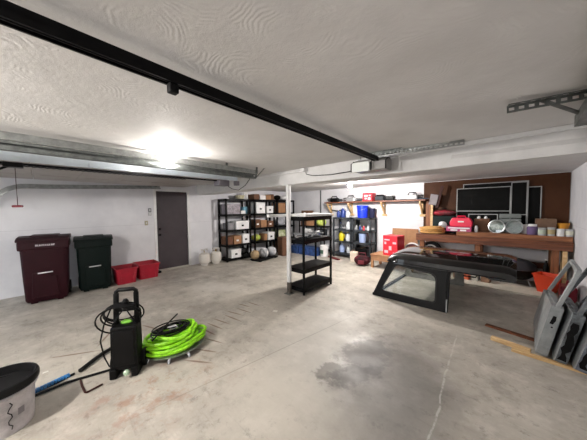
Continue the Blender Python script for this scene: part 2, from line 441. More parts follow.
# perforated steel strips on the ceiling
def perforated(name, a, b, w_, label, m_, flip=False, holes=True, cat='bracket', group=None):
    a, b = Vector(a), Vector(b); L = (b-a).length; n = int(L/.045)
    t = thing(name, label, cat, a, 0, group)
    d = (b-a).normalized(); side = d.cross(Vector((0, 0, 1))); side.normalize()
    if side.y > 0: side = -side
    mb = MB()
    def P(u, v): return d*u+Vector((0, 0, v))
    # vertical leg as ladder of strips leaving holes
    def leg(nx, mat_map):
        nrm = mat_map(0, 0, 1)-mat_map(0, 0, 0)
        def bx(u0, u1, v0, v1):
            c = [mat_map(u, v, k) for k in (0, .003) for (u, v) in ((u0, v0), (u1, v0), (u1, v1), (u0, v1))]
            vs = [mb.bm.verts.new(x) for x in c]
            for f in ((3, 2, 1, 0), (4, 5, 6, 7), (0, 1, 5, 4), (1, 2, 6, 5), (2, 3, 7, 6), (3, 0, 4, 7)): mb.bm.faces.new([vs[i] for i in f])
        bx(0, L, 0, w_*.3); bx(0, L, w_*.7, w_)
        p = L/n
        for k in range(n+1):
            u = k*p; bx(max(0, u-p*.22), min(L, u+p*.22), w_*.3, w_*.7)
    up_ = d.cross(side); up_.normalize()
    if up_.z > 0: up_ = -up_
    leg(0, lambda u, v, k: d*u+up_*v+side*k)
    leg(1, lambda u, v, k: d*u+side*v+up_*k)
    mb.build('perforated_angle', m_, t)
    return t
perforated('perforated_strap', (-1.34, 2.93, ZC-.004), (-.42, 3.0, ZC-.004), .045, 'grey perforated angle strip on the ceiling running right from the opener motor', M_galv)
perforated('perforated_strap', (-1.35, 2.84, ZC-.004), (-.98, 2.86, ZC-.004), .03, 'short thin perforated strip on the ceiling just in front of the longer one', M_galvd)
# right track end and its perforated hanger
pb = perforated('perforated_hanger', (-.075, 2.12, ZC-.03), (.62, 2.3, ZC-.004), .045, 'dark perforated angle arm at the right edge holding the door track end', M_galvd)
tr = thing('door_track', 'end of the dark galvanised door track at the upper right beside the perforated arm', 'door track', (.3, 0, 0))
tm = MB()
tm.box(-.03, -.026, -2.2, 2.62, 2.13, 2.2); tm.box(-.03, .03, -2.2, 2.62, 2.125, 2.13); tm.box(.026, .03, -2.2, 2.62, 2.125, 2.16)
tm.build('track_channel', M_galvd, tr)
tm = MB(); tm.box(.05, .054, 1.0, 2.6, 2.12, 2.2); tm.box(.05, .1, 1.0, 2.6, 2.196, 2.2); tm.build('angle_rail', M_galvd, tr)
tb = MB(); tb.bar((.02, 2.25, ZC-.05), (-.03, 2.58, 2.16), .004, .045); tb.bar((-.22, 2.14, ZC-.03), (.0, 2.5, 2.17), .03, .005); tb.build('diagonal_brace', M_galvd, tr)

# left bay: right hand track
tr = thing('door_track', 'long pair of galvanised rails above the left bay running to a bracket at the beam', 'door track', (-3.0, 0, 0), .06)
a = MB(); a.box(0, .005, -2.2, 2.5, 2.145, 2.205); a.box(-.045, .005, -2.2, 2.5, 2.202, 2.207); a.build('angle_rail', M_galv, tr)
a = MB(); a.box(-.055, -.052, -2.2, 2.45, 2.065, 2.14); a.box(-.055, .01, -2.2, 2.45, 2.062, 2.065); a.box(.007, .01, -2.2, 2.45, 2.065, 2.095); a.box(-.055, .01, -2.2, 2.45, 2.137, 2.14); a.box(.007, .01, -2.2, 2.45, 2.115, 2.14)
a.build('track_channel', M_galvd, tr)
a = MB(); a.bar((.02, 2.46, ZC), (-.01, 2.46, 2.08), .035, .005); a.bar((.02, 2.62, ZC), (-.01, 2.46, 2.08), .03, .005); a.build('end_hanger', M_galvd, tr)
a = MB(); a.bar((.0, 1.9, ZC), (.0, 1.9, 2.18), .035, .005); a.build('middle_hanger', M_galvd, tr)
# overhead door
gdo = thing('garage_door', 'open pale sectional garage door hanging flat under the ceiling of the left bay', 'garage door', (-5.03, 0, 0))
M_gd = mat('blue_white_door_steel', (196, 206, 214), .3, .1, var=.04, scale=3)
M_gdu = mat('taupe_door_face', (152, 146, 142), .5, var=.05, scale=2)
ys = [-.055-.512*2+.512*k for k in range(0, 8)]
for k in range(len(ys)-1):
    y0, y1 = ys[k]+.004, ys[k+1]-.004
    if y1 > 2.5: y1 = 2.5
    s_ = MB(); s_.box(-1.14, 1.25, y0, y1, 2.13, 2.155)
    for q in range(3): s_.box(-1.08+q*.78, -1.08+q*.78+.7, y0+.08, y1-.08, 2.125, 2.13)
    p = s_.build('door_section', M_gdu, gdo)
    e = MB(); e.box(1.25, 1.275, y0, y1, 2.085, 2.215); e.box(1.2, 1.275, y0, y1, 2.211, 2.215); e.box(1.275, 1.28, y0+.01, y1-.01, 2.135, 2.14)
    e.build('end_stile', M_gd, p)
rl = MB()
for k in range(1, 7):
    rl.box(1.275, 1.285, ys[k]-.03, ys[k]+.03, 2.09, 2.18)
rl.build('hinge_row', M_gd, gdo)
# left opener: dark rail with chain under the right part of the door, small motor box, red release handle
op2 = thing('garage_door_opener', 'thin dark chain rail of the left bay opener ending in a small grey box', 'garage door opener', (-3.79, 0, -.025))
MB().box(-.018, .018, -2.3, 2.1, 2.075, 2.098).build('rail', M_blackm, op2)
ch = MB(); ch.tube([(.004*(-1)**k, -.9+k*.025, 2.068+.002*(-1)**k) for k in range(100)], .006, 5)
ch.build('chain', mat('dark_chain', (52, 50, 54), .5, .5), op2)
MB().box(-.08, .03, -.24, -.1, 2.05, 2.1).build('trolley', M_blackp, op2, bevel=.006)
MB().tube([(0, -.2, 2.06), (-.02, -.27, 2.02), (-.06, -.35, 2.0)], .012, 6).build('release_arm', M_blackp, op2)
MB().box(-.09, .09, 2.1, 2.3, 2.0, 2.1).build('motor_housing', mat('grey_box', (108, 104, 112), .5), op2, bevel=.01)
MB().box(.02, .1, 2.42, 2.5, 2.02, 2.1).build('control_box', mat('grey_box', (108, 104, 112), .5), op2, bevel=.008)
MB().tube([(.0, 2.3, 2.02), (.03, 2.38, 1.96), (.06, 2.5, 1.94), (.1, 2.62, 2.03), (.12, 2.7, 2.14), (.15, 2.72, 2.24)], .006, 6).build('cable', M_blackp, op2)
rh = thing('release_handle', 'small dark red pull handle hanging on a thin cord in front of the left wall', 'handle', (-3.84, -.16, 0))
MB().tube([(0, 0, 2.026), (.002, 0, 1.85), (0, .002, 1.635)], .0028, 6).build('cord', mat('dark_red_cord', (50, 26, 30), .7), rh)
MB().cyl((-.03, -.035, 1.625), (.03, .035, 1.625), .012, 10).build('grip', mat('dark_red_grip', (92, 14, 28), .4), rh, smooth=True)
# left hand track with curve
lt = thing('door_track', 'bright galvanised track along the left wall curving down at the left edge', 'door track', (-6.42, 0, 0))
pts = [(0, 2.05, 2.12), (0, 1, 2.07), (0, .1, 2.025)]
for k in range(9):
    an = R(10*k); pts.append((0, -.14-.42*math.sin(an), 1.6+.42*math.cos(an)))
a = MB()
prof = [(-.035, .045), (-.035, -.04), (.03, -.04), (.03, -.01), (.025, -.01), (.025, -.035), (-.03, -.035), (-.03, .045)]
rings = []
pp = [Vector(p) for p in pts]
for i, p in enumerate(pp):
    t_ = (pp[min(i+1, len(pp)-1)]-pp[max(0, i-1)]).normalized(); u = Vector((1, 0, 0)); v = u.cross(t_)
    if v.z < 0 and i < 3: v = -v
    if i >= 3 and v.dot(Vector((0, 0, 1))) < 0: v = -v
    rings.append([a.bm.verts.new(p+u*q[0]+v*q[1]) for q in prof])
for A, B in zip(rings, rings[1:]):
    for k in range(8): a.bm.faces.new((A[k], A[(k+1) % 8], B[(k+1) % 8], B[k]))
a.bm.faces.new(rings[0]); a.bm.faces.new(rings[-1])
a.build('track_channel', M_galv, lt)
a = MB(); a.box(-.035, .035, 1.93, 1.97, 2.13, 2.24); a.box(-.28, .03, 1.94, 1.98, 2.145, 2.17); a.build('end_bracket', M_galvd, lt)

# loose cable along the beam, white conduit
tag(MB().tube([(-2.62, 3.08, 2.21), (-2.6, 3.08, 2.14), (-2.45, 3.07, 2.10), (-2.1, 3.07, 2.08), (-1.8, 3.07, 2.09), (-1.6, 3.0, 2.1)], .006, 6).build('cable', M_blackp, smooth=True),
    'thin dark cable sagging along the white beam to the opener motor', 'cable')
tag(MB().cyl((-4.2, 3.06, 2.2), (-2.62, 3.06, 2.2), .014, 8).build('conduit', M_white, smooth=True), 'thin white conduit along the top of the beam left of the socket', 'pipe')
tag(MB().box(-2.68, -2.58, 3.0, 3.1, 2.18, 2.235).build('socket_box', M_white, bevel=.01), 'small white socket box where the sagging cable starts on the beam', 'socket')

# ------------------------------------------------------------------ steel post
pst = thing('support_post', 'white round steel post holding the beam beside the black shelf', 'post', (-3.05, 3.1, 0))
MB().cyl((0, 0, .22), (0, 0, 1.985), .042, 24).build('shaft', M_white, pst, smooth=True)
MB().cyl((0, 0, .008), (0, 0, .22), .043, 24).build('bare_steel_foot', mat('worn_steel', (92, 88, 84), .35, .8, var=.4, scale=14), pst, smooth=True, label='bare worn steel foot')
MB().box(-.07, .07, -.07, .07, 0, .008).build('base_plate', M_galvd, pst)
MB().box(-.08, .08, -.08, .08, 1.985, 2.0).build('top_plate', M_white, pst)

# ------------------------------------------------------------------ wheelie bins
def cart(loc, rz, w_, d_, h_, m_, label, letters):
    t = thing('trash_cart', label, 'trash cart', loc, rz)
    # local: front is -y
    b = MB()
    lv = [(0.03, .86, .82), (.07, .91, .86), (.35*h_, .95, .92), (.80*h_, 1.0, 1.0), (.815*h_, 1.0, 1.0)]
    rings = []
    def rr(w, d, yo): return rpoly([(-w/2, -d/2+yo), (w/2, -d/2+yo), (w/2, d/2), (-w/2, d/2)], .06, 4)
    for z, kw, kd in lv:
        rings.append([b.bm.verts.new((x, y, z)) for x, y in rr(w_*kw, d_*kd, 0)])
    for A, B in zip(rings, rings[1:]):
        for k in range(len(A)): b.bm.faces.new((A[k], A[(k+1) % len(A)], B[(k+1) % len(A)], B[k]))
    b.bm.faces.new(rings[0][::-1]); b.bm.faces.new(rings[-1])
    b.build('body', m_, t, smooth=True)
    r = MB(); r.box(-w_/2-.02, w_/2+.02, -d_/2-.02, d_/2, .80*h_, .93*h_); r.build('collar', m_, t, bevel=.02)
    # raised front pocket with bar
    p = MB(); p.prism([(-.17*w_/.55, .1), (-.15*w_/.55, .46*h_), (.04, .46*h_), (.07, .40*h_), (.14, .40*h_), (.16, .1)], lambda x, z: Vector((x, -d_/2*(.84+.12*z/h_)-.03, z)), lambda x, z: Vector((x, -d_/2*(.8+.1*z/h_)+.03, z)))
    p.build('front_panel', m_, t, bevel=.012)
    MB().cyl((-.09, -d_/2-.012, .455*h_), (.09, -d_/2-.012, .46*h_), .011, 10).build('catch_bar', mat('galvanised_bar', (215, 215, 218), .3, .4), t, smooth=True, label='pale metal catch bar')
    l = MB()
    yy = -d_/2-.035; top = .985*h_
    prof = [(yy, .925*h_), (yy, .955*h_), (yy+.1, top), (0, top+.015), (d_/2-.03, top), (d_/2+.02, .93*h_), (d_/2+.02, .925*h_)]
    l.prism(prof, lambda y, z: Vector((-w_/2-.03, y, z)), lambda y, z: Vector((w_/2+.03, y, z)))
    l.box(-w_*.3, w_*.3, -d_*.3, d_*.3, top, top+.022)
    l.build('lid', m_, t, bevel=.018)
    MB().tube([(-w_*.42, d_/2, .9*h_), (-w_*.42, d_/2+.05, .91*h_), (w_*.42, d_/2+.05, .91*h_), (w_*.42, d_/2, .9*h_)], .014, 8).build('handle', m_, t, smooth=True)
    for s_ in (-1, 1):
        wh = MB().cyl((s_*(w_/2-.05), d_/2-.07, .12), (s_*(w_/2+.0), d_/2-.07, .12), .12, 20)
        wh.build('wheel', M_blackp, t, smooth=True)
        MB().box(s_*.5*w_*.55-.04, s_*.5*w_*.55+.04, -d_*.38, -d_*.3, 0, .06).build('foot', m_, t)
    if letters:
        q = MB(); x = -.10; rnd = random.Random(3)
        while x < .13:
            ww = rnd.choice((.012, .016, .01)); 
            q.box(x, x+ww, yy+.01, yy+.016, .855*h_, .855*h_+.028); 
            if rnd.random() < .6: q.box(x, x+ww+.008, yy+.01, yy+.016, .855*h_+rnd.choice((0, .02)), .855*h_+.008+rnd.choice((0, .02)))
            x += ww+.012
        q.build('white_marking', mat('white_print', (205, 200, 204), .6), t, label='illegible white marking')
    return t
M_maroon = mat('maroon_plastic', (36, 6, 14), .5, var=.06); M_dgreen = mat('dark_green_plastic', (6, 18, 16), .5, var=.06)
cart((-6.14, .05, 0), R(84), .58, .56, 1.15, M_maroon, 'dark maroon wheeled trash cart with white marking by left wall', True)
cart((-6.25, .72, 0), R(84), .53, .52, 1.07, M_dgreen, 'dark green wheeled trash cart between the maroon cart and the red bins', False)
# red recycling bins
def tote(loc, rz, w_, d_, h_, m_, label, group=None, name='recycling_bin', cat='bin'):
    t = thing(name, label, cat, loc, rz, group)
    b = MB(); o_ = []
    def rr(k, z, inset=0): return [b.bm.verts.new((x, y, z)) for x, y in rpoly([(-w_/2*k+inset, -d_/2*k+inset), (w_/2*k-inset, -d_/2*k+inset), (w_/2*k-inset, d_/2*k-inset), (-w_/2*k+inset, d_/2*k-inset)], .03, 3)]
    rings = [rr(.84, 0), rr(.98, h_*.9), rr(1.05, h_*.9), rr(1.06, h_), rr(.99, h_), rr(.97, h_*.9), rr(.83, .02)]
    for A, B in zip(rings, rings[1:]):
        for k in range(len(A)): b.bm.faces.new((A[k], A[(k+1) % len(A)], B[(k+1) % len(A)], B[k]))
    b.bm.faces.new(rings[0][::-1]); b.bm.faces.new(rings[-1])
    b.build('body', m_, t, smooth=True)
    for x in (-.32, .32): MB().box(x*w_-.02, x*w_+.02, -d_/2*.97, -d_/2*.8, .02, h_*.9, taper=None).build('rib', m_, t, bevel=.005)
    return t
M_redp = mat('red_plastic', (148, 12, 36), .45, var=.05)
tote((-6.27, 1.22, 0), R(90), .395, .48, .34, M_redp, 'open red recycling bin next to the dark green cart', 'red recycling bins')
tote((-6.36, 1.67, 0), R(90), .43, .48, .34, M_redp, 'open red recycling bin nearest the side door', 'red recycling bins')
tag(MB().box(-6.62, -6.45, 1.93, 2.02, 0, .05).build('door_wedge', M_blackp, bevel=.01), 'small black wedge on floor at the foot of the door frame', 'doorstop')
# propane tanks
def propane(loc, label):
    t = thing('propane_tank', label, 'gas tank', loc, 0, 'propane tanks beside the side door')
    MB().lathe([(.0, .03), (.1, .035), (.14, .07), (.152, .12), (.152, .26), (.14, .31), (.09, .345), (.03, .355), (0, .355)], 24).build('cylinder', mat('cream_tank_paint', (205, 200, 192), .4), t, smooth=True)
    MB().lathe([(.1, 0), (.1, .05), (.095, .05), (.095, 0)], 20).build('foot_ring', mat('cream_tank_paint', (205, 200, 192), .4), t)
    c = MB()
    for a0 in (20, 200):
        pts = [(.09*math.cos(R(a0+k*20)), .09*math.sin(R(a0+k*20)), .44) for k in range(8)]
        c.tube(pts, .012, 6)
        for k in (0, 7): c.cyl((pts[k][0], pts[k][1], .34), (pts[k][0], pts[k][1], .44), .01, 6)
    c.build('collar', mat('cream_tank_paint', (205, 200, 192), .4), t)
    MB().cyl((0, 0, .35), (0, 0, .42), .022, 10).build('valve', mat('brass', (150, 120, 60), .3, .8), t)
    return t
p0 = propane((-6.42, 3.13, 0), 'cream propane tank nearest the side door')
dup(p0, (-6.4, 3.47, 0), .6, 'cream propane tank next to the black rack')

# ------------------------------------------------------------------ shelving
def rack(name, loc, rz, w_, d_, zs, m_, label, cat='shelving unit', pw=.035, th=.04, group=None):
    t = thing(name, label, cat, loc, rz, group)
    h_ = zs[-1]
    for sx in (-1, 1):
        for sy in (-1, 1):
            p = MB(); x = sx*(w_/2-pw/2); y = sy*(d_/2-pw/2)
            p.box(x-pw/2, x+pw/2, y-pw/2, y+pw/2, 0, h_-th*.2); p.build('post', m_, t, bevel=.004)
    for z in zs:
        s_ = MB(); s_.box(-w_/2+.004, w_/2-.004, -d_/2+.004, d_/2-.004, z-th*.35, z)
        s_.box(-w_/2, w_/2, -d_/2, -d_/2+.012, z-th, z); s_.box(-w_/2, w_/2, d_/2-.012, d_/2, z-th, z)
        s_.box(-w_/2, -w_/2+.012, -d_/2, d_/2, z-th, z); s_.box(w_/2-.012, w_/2, -d_/2, d_/2, z-th, z)
        s_.build('shelf', m_, t)
    return t
def carton(loc, rz, w_, d_, h_, m_, label, name='cardboard_box', cat='box', mark=None, lid=False, group=None):
    t = thing(name, label, cat, loc, rz, group)
    MB().box(-w_/2, w_/2, -d_/2, d_/2, 0, h_).build('body', m_, t, bevel=.004)
    if lid: MB().box(-w_/2-.006, w_/2+.006, -d_/2-.006, d_/2+.006, h_*.74, h_+.006).build('lid', m_, t, bevel=.004)
    else:
        MB().box(-.02, .02, -d_/2-.001, d_/2+.001, h_, h_+.0015).build('tape', mat('tan_tape', (150, 118, 82), .4), t)
    if mark: MB().box(-.05, .03, -d_/2-.009, -d_/2-.0065 if lid else -d_/2, h_*.35, h_*.35+min(.05, h_*.25)).build('hand_hole' if mark == 'k' else 'label_patch', M_blackp if mark == 'k' else M_wbox, t)
    return t
ZS = [.09, .5, .95, 1.42, 1.88]
RX = -6.45
rA = rack('shelving_rack', (RX, 4.17, 0), R(90), .9, .46, ZS, M_blackp, 'five-tier black plastic rack beside the propane tanks', pw=.05, th=.065)
rB = rack('shelving_rack', (RX, 5.2, 0), R(90), .9, .46, ZS, M_blackp, 'five-tier black plastic rack in the middle of the left wall row', pw=.05, th=.065)
rC = rack('shelving_rack', (RX, 6.2, 0), R(90), .9, .46, ZS, M_blackp, 'five-tier black plastic rack farthest along the left wall, behind the white post', pw=.05, th=.065)
def on(y, dx, lvl): return (RX+dx, y, ZS[lvl]+.001)
# rack A (4.17)
carton(on(4.37, .02, 3), R(90), .16, .3, .1, M_wbox, 'small white box on the upper shelf of the nearest rack')
carton(on(4.54, -.05, 3), R(90), .14, .2, .22, mat('blue_carton', (120, 176, 200), .6), 'light blue carton at the right of the nearest rack upper shelf')
t_ = carton(on(4.03, .0, 3), R(90), .46, .34, .3, mat('clear_grey_tote', (128, 122, 130), .35, var=.2, scale=14), 'cloudy grey plastic tote on the upper shelf of the nearest rack', name='storage_tote', lid=True)
carton(on(4.3, .05, 2), R(90), .46, .36, .25, M_wbox, 'wide white lidded box on the middle shelf of the nearest rack', name='file_box', lid=True, mark='k')
carton(on(3.93, .0, 2), R(90), .2, .3, .2, mat('grey_metal_box', (128, 130, 134), .4, .3), 'grey box left of the wide white box on the nearest rack', name='storage_box')
carton(on(3.87, .0, 1), R(90), .2, .34, .24, M_card2, 'dark brown box at the left end of the nearest rack, second shelf up')
carton(on(4.12, .04, 1), R(90), .26, .34, .25, M_card, 'brown cardboard box in the middle of the nearest rack, second shelf up', mark='w')
carton(on(4.42, .05, 1), R(90), .24, .34, .28, M_wbox, 'white lidded box at the right end of the nearest rack, second shelf up', name='file_box', lid=True, mark='k')
carton(on(4.06, .04, 0), R(90), .34, .34, .25, M_wbox, 'white lidded box on the bottom shelf of the nearest rack', name='file_box', lid=True, mark='k')
t_ = thing('black_tool_bag', 'black bag beside the white box on the nearest rack bottom shelf', 'bag', on(4.42, 0, 0))
MB().ico((0, 0, .13), .13, 3, (1.1, 1.3, 1.0), .05, 3).build('bag_body', M_blackp, t_, smooth=True)
MB().tube([(0, -.08, .22), (0, -.05, .3), (0, .05, .3), (0, .08, .22)], .008, 6).build('handle', M_dkgrey, t_)
t_ = thing('wicker_basket', 'round pale basket on top of the nearest rack', 'basket', on(4.33, .05, 4))
MB().lathe([(.1, 0), (.15, .1), (.16, .12), (.145, .12), (.095, .01)], 24).build('bowl', mat('pale_wicker', (176, 170, 142), .8, var=.2, scale=40, bump=.5), t_, smooth=True)
for q, (dy, lb) in enumerate(((4.5, 'left'), (4.59, 'right'))):
    b_ = thing('white_bottle', 'tall white bottle on top of the nearest rack, %s of the pair beside the basket' % lb, 'bottle', on(dy, .05, 4))
    MB().lathe([(.035, 0), (.035, .2), (.015, .24), (.015, .26)], 14).build('bottle_body', M_wbox, b_, smooth=True)
    MB().cyl((0, 0, .26), (0, 0, .28), .017, 12).build('cap', M_wbox, b_)
# rack B (5.2)
carton(on(4.87, .05, 4), R(90), .2, .34, .17, M_card2, 'dark brown box on top of the middle rack, leftmost there')
carton(on(5.12, .06, 4), R(90), .24, .34, .14, M_wbox, 'white box on top of the middle rack between brown boxes')
carton(on(5.38, .05, 4), R(90), .22, .34, .16, M_card, 'tan cardboard box on top of the middle rack right of the white one')
carton(on(5.56, .05, 4), R(90), .12, .34, .19, M_card2, 'narrow brown box at the right end of the middle rack top')
carton(on(5.02, .05, 3), R(90), .36, .36, .35, M_wbox, 'large white lidded box on the upper shelf of the middle rack', name='file_box', lid=True, mark='k')
carton(on(5.43, .06, 3), R(90), .28, .34, .24, M_wbox, 'smaller white lidded box on the upper shelf of the middle rack', name='file_box', lid=True, mark='k')
carton(on(4.9, .05, 2), R(90), .2, .34, .27, M_card2, 'brown box at the left of the middle shelf of the middle rack', mark='w')
carton(on(5.15, .05, 2), R(90), .24, .34, .24, M_card, 'open tan box at the centre of the middle shelf of the middle rack')
carton(on(5.45, .05, 2), R(90), .26, .34, .2, M_card2, 'low brown box at the right of the middle shelf of the middle rack', mark='w')
t_ = thing('green_yellow_sack', 'green and yellow sack on the second shelf up of the middle rack', 'sack', on(4.96, .03, 1))
MB().ico((0, 0, .11), .13, 3, (1.2, 1.2, .85), .07, 5).build('sack_body', mat('green_yellow_print', (116, 150, 60), .6, c2=(214, 200, 90), scale=10), t_, smooth=True)
carton(on(5.24, .05, 1), R(90), .12, .3, .22, M_card, 'slim tan box between the green sack and white box of the middle rack')
carton(on(5.47, .06, 1), R(90), .28, .34, .26, M_wbox, 'white lidded box on the second shelf up of the middle rack', name='file_box', lid=True, mark='k')
# low pallet in front with sacks
t_ = thing('floor_platform', 'low black platform on the floor in front of the middle rack', 'platform', (-5.75, 4.75, 0), R(100))
MB().box(-.42, .42, -.22, .22, .03, .06).build('deck', M_blackp, t_, bevel=.006)
for sx in (-1, 1): MB().box(sx*.36-.04, sx*.36+.04, -.18, .18, 0, .03).build('runner', M_blackp, t_)
M_sack = mat('white_black_sack', (206, 206, 208), .6, c2=(70, 72, 76), scale=5, stretch=(1, 3, 1))
for k, (dx, dy, s_, m_, lb) in enumerate(((0.0, -.34, .15, mat('tan_sack', (150, 128, 96), .7, var=.2, scale=6), 'tan and brown sack on the black platform, leftmost of three sacks'),
                                          (.02, -.01, .17, M_sack, 'grey striped sack on the black platform between two other sacks'),
                                          (.0, .33, .17, mat('pale_sack', (196, 198, 202), .6, c2=(120, 122, 128), scale=4), 'pale grey sack slumped at the right end of the black platform'))):
    q = MB().ico((0, 0, s_*.85), s_, 3, (.95, .85, .92), .06, k+11)
    tag(q.build('filled_sack', m_, smooth=True), lb, 'sack', loc=(-5.78+dx, 4.75+dy, .06))
# rack C (6.2)
t_ = thing('dark_bag', 'dark bag on top of the farthest left rack', 'bag', on(5.92, .05, 4))
MB().ico((0, 0, .09), .12, 3, (1.1, 1.1, .75), .06, 4).build('bag_body', M_blackp, t_, smooth=True)
t_ = thing('white_bag', 'crumpled white bag on top of the farthest left rack', 'bag', on(6.26, .05, 4))
MB().ico((0, 0, .09), .12, 3, (1.1, 1.2, .75), .1, 8).build('bag_body', M_wbox, t_, smooth=True)
carton(on(6.0, .05, 3), R(90), .34, .36, .36, M_card, 'tall tan cardboard box on the upper shelf of the farthest left rack')
t_ = thing('grey_bag', 'pale grey bundle on the middle shelf of the farthest left rack', 'bag', on(6.05, .05, 2))
MB().ico((0, 0, .14), .17, 3, (1, 1.4, .8), .08, 12).build('bag_body', mat('pale_grey_cloth', (170, 172, 178), .8, var=.12), t_, smooth=True)
carton(on(5.98, .06, 1), R(90), .34, .36, .3, mat('green_print_carton', (128, 150, 84), .6, c2=(206, 204, 178), scale=9), 'green and cream printed carton on the farthest left rack')
carton(on(6.0, .08, 0), R(90), .36, .36, .36, M_card2, 'brown box at the bottom of the farthest left rack')
carton((-5.75, 5.62, 0), R(80), .34, .3, .62, M_card2, 'tall reddish brown box on floor right of the middle rack, behind the post')

# rack D against the far wall
ZD = [.12, .55, .95, 1.33]
rD = rack('low_shelving_rack', (-5.3, 6.72, 0), 0, 1.15, .42, ZD, M_blackp, 'low black shelf against the far wall seen through the centre shelf')
carton((-5.62, 6.7, 1.331), 0, .34, .28, .16, M_card2, 'brown wooden crate on the low far shelf', name='wooden_crate', mark='w')
carton((-5.72, 6.7, .951), 0, .18, .3, .3, M_card2, 'dark brown box on the low far shelf, under the crate')
carton((-5.45, 6.7, .951), 0, .2, .3, .2, M_card, 'tan box on the low far shelf')
carton((-5.5, 6.68, .551), 0, .26, .3, .3, M_wbox, 'white box on the second shelf of the low far shelf')
t_ = thing('green_yellow_sack', 'bright green and yellow sack at the right of the low far shelf', 'sack', (-4.98, 6.68, .951))
MB().ico((0, 0, .13), .15, 3, (1.3, .9, .85), .07, 15).build('sack_body', mat('green_yellow_print2', (132, 168, 66), .6, c2=(218, 222, 120), scale=12), t_, smooth=True)
carton((-5.0, 6.68, .551), 0, .34, .3, .28, M_dkgrey, 'dark grey box under the bright green sack on the low far shelf', name='storage_box')
for k, (x, lb) in enumerate(((-5.72, 'leftmost'), (-5.32, 'middle'), (-4.95, 'rightmost'))):
    t_ = carton((x, 6.25, 0), 0, .34, .36, .26, mat('blue_tote', (44, 70, 120), .4, var=.25, scale=9), 'blue storage tote on floor before the low far shelf, %s of three' % lb, name='storage_tote', lid=True, group='blue totes on the floor')
t_ = thing('white_bucket', 'white bucket with dark green marking on floor behind the centre shelf', 'bucket', (-4.6, 6.32, 0))
MB().lathe([(.12, 0), (.14, .34), (.15, .34), (.15, .36), (.135, .36), (.115, .01)], 24).build('bucket_body', M_wbox, t_, smooth=True)
MB().box(-.05, .05, -.142, -.12, .1, .22).build('label_patch', mat('green_mark', (60, 92, 78), .6), t_)
tag(MB().bar((-4.4, 6.3, .021), (-3.9, 6.1, .021), .09, .04).build('dark_red_plank', mat('dark_red_wood', (96, 28, 32), .6), bevel=.005), 'dark red plank lying on floor before the grey shelves', 'plank')

# centre shelf
ZM = [.13, .47, 1.0, 1.42]
rM = rack('black_shelf', (-2.98, 3.63, 0), R(91), .9, .42, ZM, M_blackp, 'black four-tier plastic shelf beside the white post mid-room', pw=.035, th=.075)
tag(MB().box(-.44, .43, -.25, .12, 0, .045).build('foam_board', M_wbox, bevel=.008), 'white flat foam board lying on top of the black mid-room shelf', 'board', loc=(-2.98, 3.63, 1.421), rz=R(91))
tag(MB().box(-.03, .03, -.72, .72, 0, .05).build('white_batten', M_wbox, bevel=.005), 'long narrow white batten on the black mid-room shelf passing behind the post', 'batten', loc=(-3.155, 3.4, 1.421), rz=.03)
rnd = random.Random(5)
for k, (dx, dy, lb) in enumerate(((-.02, -.26, 'near end'), (.0, .0, 'middle'), (.0, .25, 'far end'))):
    t_ = thing('tool_bundle', 'silver and white tools heaped on the black mid-room shelf, %s of the heap' % lb, 'tools', (-2.98+dx, 3.63+dy, 1.001), rnd.uniform(0, 3))
    for j in range(5):
        a_ = rnd.uniform(0, 3.1); L = rnd.uniform(.08, .14); z = .015+.02*j
        MB().bar((-L*math.cos(a_), -L*math.sin(a_), z), (L*math.cos(a_), L*math.sin(a_), z+.002), .04, .02).build('hand_tool', random.choice((M_silver, M_wbox, M_dkgrey, M_chrome)), t_, bevel=.004)

# grey twin shelves at far wall
ZG = [.14, .52, .89, 1.27]
rG1 = rack('grey_shelf', (-4.07, 6.74, 0), 0, .68, .42, ZG, M_dkgrey, 'left unit of the two grey plastic shelves at the far wall', pw=.05, th=.05)
rG2 = rack('grey_shelf', (-3.41, 6.74, 0), 0, .62, .42, ZG, M_dkgrey, 'right unit of the two grey plastic shelves, under the blue bucket', pw=.05, th=.05)
def pail(loc, r, h_, m_, label, name='bucket', cat='bucket', bail=True, filled=None):
    t = thing(name, label, cat, loc)
    MB().lathe([(r*.84, 0), (r*.98, h_*.85), (r*1.04, h_*.86), (r*1.04, h_*.9), (r, h_*.9), (r*1.02, h_), (r*.95, h_), (r*.82, .01)], 28).build('bucket_body', m_, t, smooth=True)
    if bail: MB().tube([(r*1.04*math.cos(R(a)), -r*.25-r*.8*abs(math.sin(R(a))), h_*.87-abs(math.sin(R(a)))*h_*.25) for a in range(0, 181, 20)], .004, 6).build('handle', M_galv, t)
    return t
pail((-3.42, 6.66, 1.271), .17, .37, mat('bright_blue_plastic', (20, 50, 205), .4), 'bright blue bucket on top of the right grey shelf')
pail((-3.2, 6.84, 1.271), .09, .28, mat('navy_plastic', (38, 40, 66), .4), 'dark navy bucket beside the bright blue one on grey shelf', bail=False)
def jug(loc, s_, m_, cap, label, group=None):
    t = thing('plastic_jug', label, 'jug', loc, rnd.uniform(-.4, .4), group)
    MB().lathe([(.06*s_, 0), (.065*s_, .02*s_), (.065*s_, .14*s_), (.05*s_, .19*s_), (.02*s_, .22*s_), (.02*s_, .24*s_)], 16, sy=.75).build('jug_body', m_, t, smooth=True)
    MB().cyl((0, 0, .24*s_), (0, 0, .265*s_), .023*s_, 10).build('cap', cap, t)
    MB().tube([(.05*s_, 0, .17*s_), (.085*s_, 0, .15*s_), (.085*s_, 0, .09*s_), (.06*s_, 0, .07*s_)], .01*s_, 6).build('handle', m_, t)
    return t
M_bluej = mat('blue_jug', (40, 62, 130), .35); M_whj = mat('white_jug', (205, 210, 214), .4); M_yel = mat('yellow_plastic', (206, 190, 30), .4); M_pale = mat('pale_blue_plastic', (150, 168, 206), .4)
jug((-4.28, 6.68, 1.271), .9, M_bluej, M_whj, 'blue jug on top of the left grey shelf, at its left')
jug((-4.14, 6.72, 1.271), 1.25, M_bluej, M_whj, 'taller blue jug on top of the left grey shelf')
